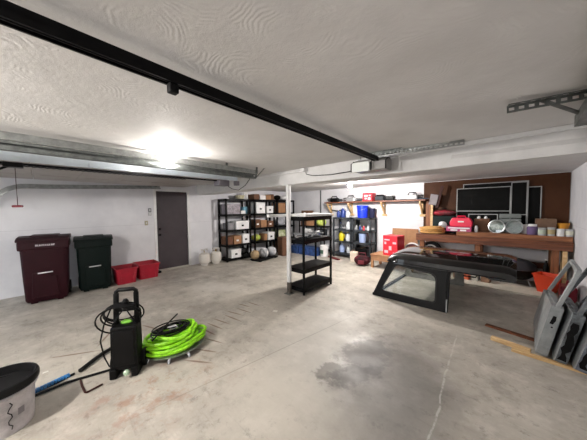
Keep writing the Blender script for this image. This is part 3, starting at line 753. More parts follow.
jug((-3.95, 6.7, 1.271), .9, M_whj, M_bluej, 'white jug on top of the left grey shelf')
jug((-3.93, 6.68, .891), 1.1, M_whj, M_bluej, 'white jug on the upper tier of the left grey shelf')
jug((-4.2, 6.7, .891), .8, M_dkgrey, M_bluej, 'dark jug on the upper tier of the left grey shelf')
jug((-4.16, 6.66, .521), 1.25, M_yel, M_blackp, 'yellow jug on the middle tier of the left grey shelf')
jug((-3.93, 6.68, .521), 1.1, M_whj, M_yel, 'white jug beside the yellow one on the left grey shelf')
jug((-4.15, 6.68, .141), 1.2, M_pale, M_whj, 'pale blue jug on the lowest tier of the left grey shelf')
jug((-3.92, 6.68, .141), .9, M_whj, M_blackp, 'white jug on the lowest tier of the left grey shelf')
pail((-3.42, 6.66, .521), .11, .27, M_pale, 'pale blue pail on the middle tier of the right grey shelf', bail=False)
for k, x in enumerate((-3.62, -3.5, -3.38, -3.24)):
    t_ = thing('spray_can', 'small %s can on the upper tier of the right grey shelf' % ('silver', 'blue', 'red', 'white')[k], 'can', (x, 6.66, .891))
    m_ = (M_silver, M_bluej, M_red, M_whj)[k]
    MB().lathe([(.028, 0), (.028, .11), (.02, .125)], 12).build('can_body', m_, t_, smooth=True); MB().cyl((0, 0, .125), (0, 0, .145), .018, 10).build('cap', M_whj, t_)
carton((-3.4, 6.68, .141), 0, .4, .3, .22, M_blackp, 'black case on the lowest tier of the right grey shelf', name='storage_case')
t_ = thing('paper_bag', 'cream paper bag on floor before the right grey shelf', 'bag', (-3.46, 6.22, 0), .3)
MB().box(-.11, .11, -.08, .08, 0, .3, taper=.9).build('bag_body', mat('cream_paper', (214, 200, 184), .8, bump=.4), t_, bevel=.02)
MB().tube([(-.04, -.08, .29), (-.03, -.09, .36), (.03, -.09, .36), (.04, -.08, .29)], .005, 6).build('handle', M_card, t_)
t_ = thing('tool_bag', 'black tool bag with dark red trim on floor beside the cream bag', 'bag', (-3.08, 5.98, 0), .35)
MB().ico((0, 0, .14), .2, 3, (1.1, .75, .7), .05, 9).build('bag_body', mat('black_canvas', (30, 24, 26), .8, var=.2, c2=(86, 30, 40), scale=6), t_, smooth=True)
MB().tube([(-.1, 0, .24), (-.08, 0, .34), (.08, 0, .34), (.1, 0, .24)], .012, 6).build('handle', mat('dark_red_strap', (110, 30, 44), .7), t_)
MB().box(-.09, .07, -.18, -.14, .06, .16).build('pocket', mat('dark_red_strap', (110, 30, 44), .7), t_, bevel=.01)

# wall shelf with brackets
ws = thing('wall_shelf', 'long wooden wall shelf on four triangular brackets at the far wall', 'shelf', (0, 0, 0))
MB().box(-4.85, -1.72, 6.68, 6.999, 1.73, 1.77).build('shelf_board', M_shelfwood, ws, bevel=.003)
for x in (-4.75, -3.95, -2.88, -1.86):
    b_ = MB(); b_.box(x-.02, x+.02, 6.7, 6.995, 1.67, 1.73); b_.box(x-.02, x+.02, 6.95, 6.995, 1.36, 1.67)
    b_.bar((x, 6.72, 1.68), (x, 6.97, 1.4), .04, .06); b_.box(x-.07, x+.07, 6.955, 6.998, 1.32, 1.38)
    b_.build('bracket', M_pine, ws, bevel=.003)
# tools on it
def saw(loc, rz, L, m1, m2, label, name='chainsaw'):
    t = thing(name, label, 'power tool', loc, rz)
    MB().box(-.16, .14, -.07, .07, 0, .13).build('motor_body', m1, t, bevel=.03)
    MB().box(.14, L, -.008, .008, .03, .1).build('guide_bar', m2, t, bevel=.02)
    MB().tube([(-.14, 0, .11), (-.1, 0, .19), (.06, 0, .19), (.1, 0, .11)], .014, 8).build('top_handle', M_blackp, t, smooth=True)
    MB().tube([(-.15, 0, .04), (-.26, 0, .05), (-.28, 0, .11), (-.15, 0, .12)], .014, 8).build('rear_handle', M_blackp, t, smooth=True)
    return t
saw((-4.52, 6.84, 1.771), 0.1, .28, M_blackp, M_dkgrey, 'small black power tool at the left end of the wall shelf', name='hedge_trimmer')
saw((-3.9, 6.84, 1.771), 0.05, .42, M_silver, M_chrome, 'silver chainsaw on the wall shelf left of the red carton')
t_ = carton((-3.3, 6.84, 1.771), 0, .3, .26, .24, M_red, 'red printed carton on the wall shelf between tools')
for x, z, w_, h_ in ((-.1, .13, .12, .05), (-.08, .05, .06, .05), (.02, .03, .08, .07), (.05, .14, .06, .04)):
    MB().box(x, x+w_, -.132, -.13, z, z+h_).build('printed_patch', mat('pale_print', (228, 200, 204), .6), t_)
t_ = thing('battery_charger', 'black and grey tool box on the wall shelf right of the red carton', 'tool', (-2.96, 6.84, 1.771))
MB().box(-.13, .13, -.1, .1, 0, .14).build('case', M_dkgrey, t_, bevel=.03); MB().box(-.1, .1, -.06, .06, .14, .18).build('top_cover', M_blackp, t_, bevel=.015)
t_ = thing('battery_charger', 'smaller dark case on the wall shelf beside the black and grey tool box', 'tool', (-2.66, 6.84, 1.771))
MB().box(-.11, .11, -.09, .09, 0, .12).build('case', M_blackp, t_, bevel=.02); MB().tube([(-.05, 0, .12), (-.04, 0, .16), (.04, 0, .16), (.05, 0, .12)], .01, 6).build('handle', M_silver, t_)
saw((-2.1, 6.84, 1.771), PI+.05, .4, M_silver, M_chrome, 'silver-grey chainsaw at the right end of the wall shelf with a silver guide bar')
tag(MB().cyl((-1.94, 6.72, 1.78), (-1.66, 6.72, 1.79), .009, 8).build('metal_rod', mat('blue_grey_rod', (70, 92, 116), .4, .5)), 'thin blue-grey rod poking past the right end of the wall shelf', 'rod')
# nozzle items hanging under shelf left
tag(MB().tube([(-4.7, 6.93, 1.5), (-4.5, 6.93, 1.47), (-4.3, 6.93, 1.5)], .02, 8).build('caulking_gun', M_dkgrey, smooth=True), 'dark grey caulking gun hung under the left part of the wall shelf', 'tool')

# ------------------------------------------------------------------ low table with red carton
lt_ = thing('low_table', 'low wooden table at the far wall carrying a red carton', 'table', (-2.45, 6.2, 0), 0)
MB().box(-.36, .7, -.3, .3, .33, .36).build('tabletop', M_card, lt_, bevel=.004)
for sx, sy in ((-.32, -.25), (.65, -.25), (-.32, .25), (.65, .25)): MB().box(sx-.03, sx+.03, sy-.03, sy+.03, 0, .33).build('leg', wood_mat('table_leg_wood', (140, 98, 64), (176, 130, 90), axis='z') if 'table_leg_wood' not in _m else _m['table_leg_wood'], lt_)
MB().box(-.34, .68, -.29, -.27, .2, .33).build('apron', M_card, lt_)
t_ = carton((-2.3, 6.15, .361), R(-8), .38, .36, .5, M_red, 'big red printed carton on the low wooden table', name='red_carton')
for x, z, w_, h_ in ((-.15, .06, .1, .07), (-.15, .28, .05, .06), (-.03, .14, .07, .1), (.07, .3, .09, .05), (.08, .04, .06, .05), (-.15, .38, .14, .03)):
    MB().box(x, x+w_, -.182, -.18, z, z+h_).build('printed_patch', mat('pink_print', (238, 178, 188), .6), t_)
t_ = thing('cardboard_sheet', 'brown cardboard sheet leaning on the far wall behind the red carton', 'cardboard', (-2.3, 6.88, 0), 0, rx=R(-5))
MB().box(-.34, .34, -.006, .006, 0, .98).build('sheet', M_card, t_)
t_ = thing('dark_helmet', 'dark round object with white stripe on the low table right of the red carton', 'helmet', (-1.9, 6.33, .361))
MB().ico((0, 0, .15), .17, 3, (1, 1, .88), 0).build('shell', mat('dark_red_shell', (60, 28, 32), .35), t_, smooth=True)
MB().tube([(.175*math.cos(R(a)), 0, .15+.16*math.sin(R(a))) for a in range(0, 181, 12)], .02, 8).build('white_stripe', M_wbox, t_, smooth=True)

# ------------------------------------------------------------------ workbench
wbch = thing('workbench', 'long wooden workbench with thick apron along the far wall under the brown board', 'workbench', (0, 0, 0))
BX0, BX1, BY0, BZ = -1.82, .705, 6.3, .93
BR = 1.02
b_ = MB(); b_.box(BX0, BX1, BY0, BY0+.3, BZ-.035, BZ); b_.box(BX0, BX1, BY0+.31, 6.98, BZ-.035, BZ); b_.build('worktop', M_wood, wbch, bevel=.003)
b_ = MB(); b_.box(BX0, BX1, BY0+.0, BY0+.04, BZ-.165, BZ-.037); b_.build('apron', M_wood, wbch, bevel=.003)
for x in (-1.7, -.62, .5):
    for y in (BY0+.05, 6.85):
        MB().box(x-.05, x+.05, y, y+.09, 0, BZ-.037).build('leg', M_woodz, wbch, bevel=.003)
MB().box(.585, .64, BY0-.01, BY0+.3, 0, BZ-.17).build('side_plank', M_pine, wbch)
MB().box(-1.75, .6, 6.9, 6.94, .3, .42).build('rear_rail', M_wood, wbch)
MB().box(-1.0, .7, BY0+.04, 6.8, BZ, BR).build('raised_plank', M_wood2, wbch, bevel=.004, label='lighter thick plank lying along the bench top')
# post left of the board
t_ = thing('wooden_post', 'reddish wooden post standing on the left end of the workbench', 'post', (-1.68, 6.9, BZ+.001))
MB().box(-.07, .03, -.04, .04, 0, .8).build('timber', M_woodz, t_)
MB().box(.035, .085, -.04, .04, 0, .78).build('second_timber', M_pine, t_)
t_ = thing('hand_saw', 'dark wooden-handled saw leaning above the left end of the workbench', 'saw', (-1.5, 6.83, 1.55), 0, ry=R(12))
MB().box(-.03, .03, -.012, .012, 0, .55).build('blade', mat('dark_brown_blade', (58, 34, 32), .5), t_)
MB().box(-.2, -.02, -.03, .03, .05, .32).build('grey_case', mat('grey_bracket', (118, 112, 116), .5), t_, bevel=.01)
# things on the bench
def coil(loc, r, rt_, n, m_, label, name, cat, hh=.05, sy=1, sd=1, ends=True):
    rnd = random.Random(sd); pts = []
    N = n*22
    ph = [rnd.uniform(0, 6.28) for _ in range(8)]
    for i in range(N+1):
        t = i/22.0; a_ = 2*PI*t
        rr = r*(.74+.22*math.sin(t*2.1+ph[0])+.05*math.sin(a_*2+ph[1]))
        pts.append((rr*math.cos(a_)+.03*r*math.sin(t*1.7+ph[2]), sy*rr*math.sin(a_)+.04*r*math.cos(t*1.3+ph[3]), rt_+hh*(i/N)+.012*(1+math.sin(a_*1+ph[4]+t))*.5))
    q = MB().tube(pts, rt_, 8)
    o = q.build(name, m_, smooth=True); tag(o, label, cat, loc=loc); return o
coil((-1.52, 6.47, BZ+.001), .27, .02, 9, M_rope, 'coil of yellow-brown rope on the left end of the workbench', 'rope_coil', 'rope', .14, .62, 2)
t_ = carton((-.97, 6.46, BR+.001), R(3), .46, .22, .1, mat('magenta_case', (168, 60, 108), .4), 'flat pink and white case under the red tool case', name='flat_case')
MB().box(-.2, .2, -.112, -.11, .06, .09).build('printed_patch', M_wbox, t_); MB().box(-.15, -.02, -.112, -.11, .01, .045).build('printed_patch', M_wbox, t_); MB().box(.03, .14, -.112, -.11, .01, .045).build('printed_patch', M_wbox, t_)
t_ = thing('red_tool_case', 'bright pinkish red tool case standing on the flat case', 'tool case', (-.93, 6.46, BR+.104))
MB().prism(rpoly([(-.2, 0), (.2, 0), (.21, .1), (.16, .2), (-.16, .2), (-.21, .1)], .03), lambda x, z: Vector((x, -.08, z)), lambda x, z: Vector((x, .08, z))).build('shell', mat('pink_red_plastic', (214, 26, 66), .4), t_, bevel=.015)
MB().tube([(-.08, 0, .19), (-.07, 0, .235), (.07, 0, .235), (.08, 0, .19)], .013, 8).build('handle', mat('pink_red_plastic', (214, 26, 66), .4), t_)
MB().box(-.05, .06, -.094, -.09, .1, .13).build('printed_patch', M_wbox, t_)
t_ = thing('black_tool_case', 'black-green tool case at the back left of the workbench', 'tool case', (-1.33, 6.84, BZ+.001))
MB().box(-.24, .24, -.09, .09, 0, .42).build('shell', mat('black_green_case', (18, 32, 32), .5), t_, bevel=.02)
MB().box(-.06, .06, -.095, -.09, .2, .24).build('latch', M_silver, t_)
t_ = thing('red_black_bag', 'dark red and black bag lying on the black-green tool case', 'bag', (-1.33, 6.84, BZ+.422))
MB().ico((0, 0, .07), .1, 3, (2.5, .9, .72), .06, 7).build('bag_body', mat('dark_red_cloth', (150, 20, 42), .7, c2=(44, 20, 26), scale=5), t_, smooth=True)
MB().tube([(-.1, 0, .12), (-.05, 0, .17), (.05, 0, .17), (.1, 0, .12)], .01, 6).build('strap', M_blackp, t_)
t_ = thing('round_lamp', 'grey and white round headlamp behind the rope coil', 'lamp', (-1.33, 6.69, BZ+.001))
MB().lathe([(.0, -.05), (.06, -.045), (.085, 0), (.09, .02), (.07, .03), (0, .04)], 20, M=Matrix.Translation((0, 0, .2)) @ Matrix.Rotation(R(90), 4, 'X')).build('lamp_shell', M_silver, t_, smooth=True)
MB().box(-.03, .03, -.02, .04, 0, .12).build('stand', M_blackp, t_)
# cardboard box with two bottles
carton((-.58, 6.68, BR+.001), 0, .26, .2, .28, M_card2, 'brown cardboard box on the workbench right of the red tool case')
for k, (x, lb) in enumerate(((-.64, 'left'), (-.52, 'right'))):
    b_ = thing('white_bottle', 'white capped bottle standing on the brown box, %s one' % lb, 'bottle', (x, 6.68, BR+.2825))
    MB().lathe([(.03, 0), (.03, .03), (.02, .04)], 14).build('bottle_body', M_wbox, b_, smooth=True); MB().cyl((0, 0, .04), (0, 0, .055), .02, 12).build('cap', M_wbox, b_)
b_ = thing('white_bottle', 'small white and black bottle between the red tool case and the brown box', 'bottle', (-.66, 6.45, BR+.001))
MB().lathe([(.03, 0), (.032, .1), (.015, .14)], 14).build('bottle_body', M_wbox, b_, smooth=True); MB().cyl((0, 0, .14), (0, 0, .16), .017, 12).build('cap', M_blackp, b_)
for k, (x, lb) in enumerate(((-.33, 'left'), (-.06, 'right'))):
    t_ = thing('work_light', 'round silver reflector lamp on the workbench, %s of the pair' % lb, 'lamp', (x, 6.5, BR+.001), R((-15, 12)[k]), 'silver reflector lamps on the workbench')
    T = Matrix.Translation((0, 0, .13)) @ Matrix.Rotation(R(80), 4, 'X')
    MB().lathe([(.03, -.14), (.06, -.11), (.11, -.06), (.135, 0), (.14, .01), (.128, .012), (.1, -.03), (.05, -.08), (.01, -.1)], 28, M=T).build('reflector', mat('brushed_silver', (190, 194, 196), .28, .9), t_, smooth=True)
    MB().lathe([(0, .004), (.06, .01), (.12, .0)], 24, M=T).build('lens', glass('lamp_glass', (225, 235, 232), .25), t_, smooth=True)
    MB().box(-.05, .05, -.03, .08, 0, .012).build('stand', M_blackp, t_)
t_ = thing('clear_container', 'clear plastic tray set stacked behind the silver lamps', 'container', (-.13, 6.72, BR+.001))
for k in range(4): MB().box(-.17, .17, -.07, .07, .1*k, .1*k+.09).build('tray', mat('clear_tray', (128, 136, 134), .25, trans=.3), t_, bevel=.01)
t_ = thing('white_container', 'white tub on the workbench between lamps and purple jar', 'tub', (.11, 6.66, BR+.001))
MB().lathe([(.06, 0), (.07, .15), (.075, .16)], 20).build('tub_body', M_wbox, t_, smooth=True); MB().cyl((0, 0, .16), (0, 0, .175), .078, 20).build('lid', M_wbox, t_)
def can(x, y, r, h_, m_, lidm, label, band=None):
    t = thing('paint_can', label, 'can', (x, y, BR+.001))
    MB().lathe([(r, 0), (r, h_*.95), (r*1.03, h_), (r*.9, h_), (r*.88, h_*.97), (0, h_*.97)], 24).build('can_body', m_, t, smooth=True)
    if band: MB().lathe([(r*1.004, h_*.2), (r*1.012, h_*.2), (r*1.012, h_*.75), (r*1.004, h_*.75)], 24).build('label_band', band, t)
    return t
t_ = thing('purple_jar', 'purple jar with a white lid on the workbench', 'jar', (.2, 6.46, BR+.001))
MB().lathe([(.075, 0), (.08, .02), (.08, .14), (.06, .16)], 22).build('jar_body', mat('purple_jar', (92, 74, 112), .4), t_, smooth=True); MB().cyl((0, 0, .16), (0, 0, .2), .06, 20).build('lid', M_wbox, t_)
M_tan = mat('tan_label', (166, 150, 108), .6); M_gre = mat('pale_green_label', (178, 190, 172), .6)
can(.325, 6.4, .055, .14, M_silver, M_silver, 'paint can with pale green label, right of the purple jar', M_gre)
can(.44, 6.4, .052, .15, M_silver, M_silver, 'tan labelled paint can, middle of the can row', M_tan)
can(.555, 6.4, .05, .13, M_wbox, M_silver, 'plain off-white can, third in the can row')
can(.66, 6.4, .05, .13, M_silver, M_silver, 'wide cream labelled can at the right end of the row by the wall', mat('cream_label', (206, 206, 190), .6))
carton((.38, 6.68, BR+.001), 0, .28, .18, .3, mat('brown_carton', (108, 84, 66), .8, var=.1), 'grey-brown carton behind the row of paint cans')
t_ = thing('orange_bowl', 'orange-yellow shallow bowl behind the right end of the can row', 'bowl', (.61, 6.66, BR+.001))
MB().lathe([(.05, 0), (.06, .12), (.075, .17), (.085, .22), (.075, .22), (.035, .14)], 22).build('bowl_body', mat('orange_yellow', (196, 134, 36), .5), t_, smooth=True)
# insect screens
def screen(x0, x1, z1, y, lean, label, bars=(), z0=BZ+.002, m_=None):
    t = thing('window_screen', label, 'screen', (x0, y, z0), 0, rx=R(-lean))
    w_ = x1-x0; h_ = z1-z0; fm = mat('pale_aluminium', (150, 152, 152), .4, .3)
    f = MB(); k = .016
    f.box(0, k, -.008, .008, 0, h_); f.box(w_-k, w_, -.008, .008, 0, h_); f.box(k, w_-k, -.008, .008, 0, k); f.box(k, w_-k, -.008, .008, h_-k, h_)
    for z in bars: f.box(k, w_-k, -.008, .008, z*h_-k/2, z*h_+k/2)
    f.build('frame', fm, t)
    MB().box(k, w_-k, -.001, .001, k, h_-k).build('mesh_panel', mat('black_screen_mesh', (8, 9, 9), .8), t)
    return t
screen(-.15, .33, 1.97, 6.958, .7, 'black window screen farthest right and rearmost of the leaning screens')
screen(-.98, .14, 2.1, 6.945, .8, 'largest black window screen, top edge highest of the leaning group')
screen(-.13, .125, 2.08, 6.925, .8, 'tall narrow black screen with a crossbar right of the front screen', (.4,))
screen(-1.1, -.13, 2.0, 6.905, .8, 'wide black window screen with a middle crossbar in front of the largest one', (.5,))
screen(-.86, -.33, 1.4, 6.885, .8, 'small low black screen behind the silver lamps')

# under the bench
t_ = thing('floor_board', 'pale wide board lying on the floor in front of the workbench', 'board', (0, 0, 0))
MB().box(-1.5, .42, 5.8, 6.28, 0, .03).build('plank', mat('pale_board', (196, 190, 176), .6, var=.08, scale=3), t_)
tt = thing('orange_basket', 'orange plastic basket on floor under the right end of the workbench', 'basket', (.4, 6.16, .031), R(20))
MB().lathe([(.13, 0), (.2, .3), (.215, .3), (.215, .32), (.19, .32), (.12, .015)], 4, sx=1.0).build('basket_body', mat('orange_plastic', (200, 58, 20), .5), tt)
tt = thing('kettle_grill', 'dark dome-shaped grill standing under the right part of the workbench', 'grill', (-.02, 6.62, 0))
MB().lathe([(0, .1), (.2, .12), (.3, .22), (.32, .32)], 26).build('bowl', M_blackp, tt, smooth=True)
MB().lathe([(.32, .325), (.3, .4), (.2, .48), (.05, .52), (0, .52)], 26).build('lid', mat('dark_grey_enamel', (58, 58, 62), .3), tt, smooth=True)
for a_ in (90, 210, 330): MB().cyl((.2*math.cos(R(a_)), .2*math.sin(R(a_)), .13), (.26*math.cos(R(a_)), .26*math.sin(R(a_)), 0), .012, 8).build('leg', M_galv, tt)
tt = thing('black_bottle', 'slim black bottle with white cap standing behind the orange basket', 'bottle', (.4, 6.5, 0))
MB().lathe([(.04, 0), (.04, .42), (.018, .5), (.018, .54)], 16).build('bottle_body', M_blackp, tt, smooth=True); MB().cyl((0, 0, .54), (0, 0, .565), .02, 12).build('cap', M_wbox, tt)
tt = thing('dark_red_can', 'dark red fuel can on floor at the right end under the workbench', 'fuel can', (.6, 5.72, 0))
MB().box(-.09, .09, -.13, .13, 0, .3).build('can_body', mat('deep_red_plastic', (110, 16, 34), .4), tt, bevel=.025); MB().tube([(0, .08, .3), (0, .05, .36), (0, -.06, .36), (0, -.08, .3)], .014, 8).build('handle', mat('deep_red_plastic', (110, 16, 34), .4), tt)
for k, (x, w_, h_, c, lb) in enumerate(((-.95, .1, .15, (150, 104, 72), 'tan block'), (-.78, .12, .1, (190, 90, 60), 'orange-red block'), (-.62, .1, .14, (180, 176, 168), 'pale block'), (-.45, .14, .12, (120, 90, 70), 'brown block'))):
    tag(MB().box(-w_/2, w_/2, -.06, .06, 0, h_).build('wood_offcut', mat('offcut_%d' % k, c, .7, var=.1), bevel=.005), '%s on the pale floor board under the workbench' % lb, 'block', loc=(x, 6.18, .031), rz=rnd.uniform(-.3, .3))
# wheel under the left bench end
tt = thing('spare_wheel', 'white-rimmed wheel standing under the left end of the workbench', 'wheel', (-1.55, 6.6, .5))
MB().box(-.26, .26, -.14, .14, -.5, -.235).build('crate', M_card2, tt, bevel=.005)
T = Matrix.Rotation(R(90), 4, 'X')
MB().lathe([(.15, -.06), (.22, -.06), (.235, 0), (.22, .06), (.15, .06)], 30, M=T).build('tyre', M_hosek, tt, smooth=True)
MB().lathe([(.0, .02), (.08, .03), (.13, .065), (.155, .06), (.155, -.05), (0, -.05)], 30, M=T).build('rim', M_wbox, tt, smooth=True)

# ------------------------------------------------------------------ truck hard top
M_gloss = mat('gloss_black_fibreglass', (5, 5, 5), .5, coat=.9, bump=0)
M_gloss.node_tree.nodes['Principled BSDF'].inputs['Specular IOR Level'].default_value = .02
M_gloss.node_tree.nodes['Principled BSDF'].inputs['Coat Roughness'].default_value = .03
M_satin = mat('satin_black_fibreglass', (6, 6, 7), .5)
M_inner = mat('grey_inner_fibreglass', (120, 120, 118), .6, var=.12, scale=6)
hp = thing('vehicle_hardtop', 'glossy black vehicle hardtop with side windows standing on the floor', 'vehicle hardtop', (0, 0, 0))
NY, FY = 4.05, 5.72       # near and far foot lines
outer = rpoly([(-1.89, 0), (-.75, 0), (-.76, .62), (-1.64, .68)], [.02, .02, .02, .05], 6)
inner = rpoly([(-1.75, .11), (-.9, .10), (-.915, .51), (-1.53, .575)], [.08, .08, .1, .08], 6)
def nearf(off): return lambda x, z: Vector((x, NY+.24*z+off, z))
def farf(off): return lambda x, z: Vector((x, FY-.24*z-off, z))
sp = MB().ring(outer, inner, nearf(0), nearf(.045)).build('side_panel', M_satin, hp, bevel=.006)
ins = [(x*.996-.004, z*.99+.005) for x, z in inner]
MB().prism(rpoly([(-1.76, .1), (-.89, .09), (-.905, .52), (-1.54, .585)], .08, 6), nearf(.018), nearf(.022)).build('window_glass', glass('side_glass', (232, 236, 234), .025), sp)
MB().ring(rpoly([(-1.765, .095), (-.885, .085), (-.9, .525), (-1.545, .59)], [.08, .08, .1, .08], 6), inner, nearf(-.006), nearf(.0)).build('window_seal', M_hosek, sp)
sp2 = MB().ring(outer, inner, farf(0), farf(.045)).build('side_panel', [M_inner], hp, bevel=.006, label='far side panel, grey inside')
MB().ring(outer, inner, farf(-.006), farf(-.0005)).build('outer_skin', M_satin, sp2)
MB().prism(rpoly([(-1.76, .1), (-.89, .09), (-.905, .52), (-1.54, .585)], .08, 6), farf(.018), farf(.022)).build('window_glass', glass('side_glass', (232, 236, 234), .025), sp2)
# edge strip at the front of the near panel
MB().prism([(NY-.002, 0), (NY+.16, .58), (NY+.24, .58), (NY+.075, 0)], lambda y, z: Vector((-.755, y, z)), lambda y, z: Vector((-.735, y, z))).build('door_jamb', M_satin, hp)
MB().box(-.75, -.737, NY+.0, NY+.03, .0, .2).build('jamb_bracket', M_silver, hp)
# roof as curved slab
def roofz(x, y):
    v = (y-(NY+FY)/2)/((FY-NY)/2-.12); v = max(-1, min(1, v))
    z = .735+.06*(1-v*v)
    e = max(0, abs(v)-.86)/.14
    z -= .05*e*e
    if x < -1.5: z -= .05*((-1.5-x)/.17)**2
    if x > -.14: z -= .035*((x+.14)/.14)**2
    return z
ro = MB(); nx, ny = 26, 26
x0, x1 = -1.67, -.0; y0, y1 = NY+.12, FY-.12
G = [[ro.bm.verts.new((x0+(x1-x0)*i/nx, y0+(y1-y0)*j/ny, roofz(x0+(x1-x0)*i/nx, y0+(y1-y0)*j/ny))) for j in range(ny+1)] for i in range(nx+1)]
for i in range(nx):
    for j in range(ny): ro.bm.faces.new((G[i][j], G[i+1][j], G[i+1][j+1], G[i][j+1]))
# skirt
edge = [G[i][0] for i in range(nx+1)]+[G[nx][j] for j in range(1, ny+1)]+[G[i][ny] for i in range(nx-1, -1, -1)]+[G[0][j] for j in range(ny-1, 0, -1)]
def low(v):
    x, y = v.co.x, v.co.y
    z = .575 if x > -.3 else .6
    return Vector((x, y+(.012 if y > 4.8 else -.012), z if x > -1.6 else .63))
lowv = [ro.bm.verts.new(low(v)) for v in edge]
inn = [ro.bm.verts.new((v.co.x+(-.03 if v.co.x > -.1 else (.03 if v.co.x < -1.55 else 0)), v.co.y+(.05 if v.co.y < 4.6 else (-.05 if v.co.y > 5.2 else 0)), v.co.z)) for v in lowv]
inn2 = [ro.bm.verts.new((v.co.x, v.co.y, roofz(v.co.x, v.co.y)-.03)) for v in inn]
n = len(edge)
for i in range(n):
    j = (i+1) % n
    ro.bm.faces.new((edge[i], lowv[i], lowv[j], edge[j])); ro.bm.faces.new((lowv[i], inn[i], inn[j], lowv[j])); ro.bm.faces.new((inn[i], inn2[i], inn2[j], inn[j]))
ro.build('roof', M_gloss, hp, smooth=True)
li = MB(); li.box(x0+.04, x1-.04, y0+.05, y1-.05, .69, .7); li.build('headliner', M_inner, hp)
MB().tube([(-1.5, NY+.12, .635), (-1.1, NY+.115, .62), (-.1, NY+.11, .605)], .008, 6).build('drip_rail', M_blackm, hp)
# rear posts and sill
rs = MB(); rs.box(-1.9, -1.84, NY+.03, FY-.03, 0, .035); rs.build('rear_sill', M_satin, hp, bevel=.008)
for nm, y in (('handle_tube', FY-.35),):
    MB().tube([(-.72, FY-.3, .36), (-.55, FY-.3, .36), (-.52, FY-.28, .32), (-.55, FY-.25, .26), (-.74, FY-.25, .26)], .014, 8).build(nm, M_blackp, hp, smooth=True)
# red-brown low stool/plank and cable resting on the roof
# ------------------------------------------------------------------ lumber on the floor
tt = thing('lumber_plank', 'long thin plank on floor running under the leaning car doors', 'plank', (0, 0, 0))
MB().bar((-.02, 3.46, .0125), (.7, 3.42, .0125), .05, .025).build('plank', M_pine, tt)
tag(MB().bar((-.2, 3.6, .02), (.13, 3.53, .02), .055, .04).build('lumber_offcut', M_pine, bevel=.003), 'short pale pine offcut lying beside the long plank', 'lumber')
tag(MB().bar((-.28, 3.98, .01), (.3, 3.86, .01), .06, .02).build('brown_lath', M_wood), 'thin reddish brown lath on floor behind the pine offcut', 'lath')

# ------------------------------------------------------------------ car doors leaning on right wall
M_cd = mat('primer_grey_paint', (150, 154, 154), .5, .2, c2=(120, 124, 126), scale=7)
M_cd2 = mat('scuffed_blue_grey', (118, 124, 136), .55, .2, c2=(24, 24, 26), scale=6)
M_cd3 = mat('patchy_grey_black', (112, 118, 122), .55, .2, c2=(14, 14, 16), scale=8)
def cardoor(loc, lean, y0, L, label, m_, edge_m, wh=.42, bh=.55, th=.09, yaw=0, dark=True):
    t = thing('car_door', label, 'car door', loc, R(yaw), ry=R(lean))
    # local: y along length (away from the viewer), z up, thickness in x (0..th)
    body = rpoly([(0, 0.0), (L, .06), (L, bh-.05), (0, bh)], [.03, .08, .04, .02], 5)
    inn = rpoly([(.09, .12), (L-.12, .16), (L-.12, bh-.16), (.1, bh-.12)], .05, 5)
    sh = MB().ring(body, inn, lambda y, z: Vector((.008, y, z)), lambda y, z: Vector((th, y, z)))
    sh.build('inner_shell', m_, t, bevel=.006)
    MB().prism(body, lambda y, z: Vector((0, y, z)), lambda y, z: Vector((.01, y, z))).build('outer_skin', M_cd, t, bevel=.004)
    MB().box(.04, .05, .08, L-.1, .1, bh-.1).build('inner_panel', edge_m, t)
    # window frame, narrowing to the top
    wo = rpoly([(0.0, bh-.02), (L-.03, bh-.06), (L-.2, bh+wh), (.08, bh+wh-.02)], [.01, .02, .06, .07], 5)
    wi = rpoly([(.04, bh+.0), (L-.07, bh-.03), (L-.24, bh+wh-.035), (.12, bh+wh-.055)], [.02, .02, .05, .06], 5)
    sl = .16
    MB().ring(wo, wi, lambda y, z: Vector((.03+(z-bh)*sl, y, z)), lambda y, z: Vector((.065+(z-bh)*sl, y, z))).build('window_frame', m_, t, bevel=.005)
    MB().prism([(.025, bh*.66), (.05, bh*.66), (.062, bh*.74), (.058, bh*.82), (.035, bh*.82)], lambda x, z: Vector((x, -.004, z)), lambda x, z: Vector((x, .01, z))).build('latch_opening', M_blackp, t)
    MB().cyl((.05, -.004, bh*.6), (.05, .01, bh*.6), .008, 8).build('bolt', M_blackp, t)
    if dark:
        ed = MB(); rr = random.Random(len(label))
        L1 = [(.012+.02*rr.random(), .04+.04*k) for k in range(11)]; L2 = [(.05+.035*rr.random(), .04+.04*k) for k in range(10, -1, -1)]
        ed.prism(L1+L2, lambda x, z: Vector((x, -.003, z)), lambda x, z: Vector((x, .004, z))); ed.build('bare_patch', M_blackp, t)
    a = MB()
    for k in range(5):
        z = .1+k*.1; a.box(th-.002, th+.01, .12+.05*math.sin(k*2), .3+.07*math.cos(k*3), z, z+.08)
    a.build('torn_liner', M_blackp, t)
    return t
cardoor((.16, 3.5, .027), 11, 0, .85, 'grey car door leaning on the right wall, nearest and front one of the stack', M_cd, mat('dull_panel', (96, 100, 104), .6), dark=False)
cardoor((.285, 3.44, .027), 12, 0, .85, 'second car door in the leaning stack, patchy grey and black', M_cd3, M_blackp, wh=.4, bh=.53)
cardoor((.41, 3.38, .027), 13, 0, .85, 'rearmost car door of the stack, against the right wall', M_cd2, M_blackp, wh=.36, bh=.5)

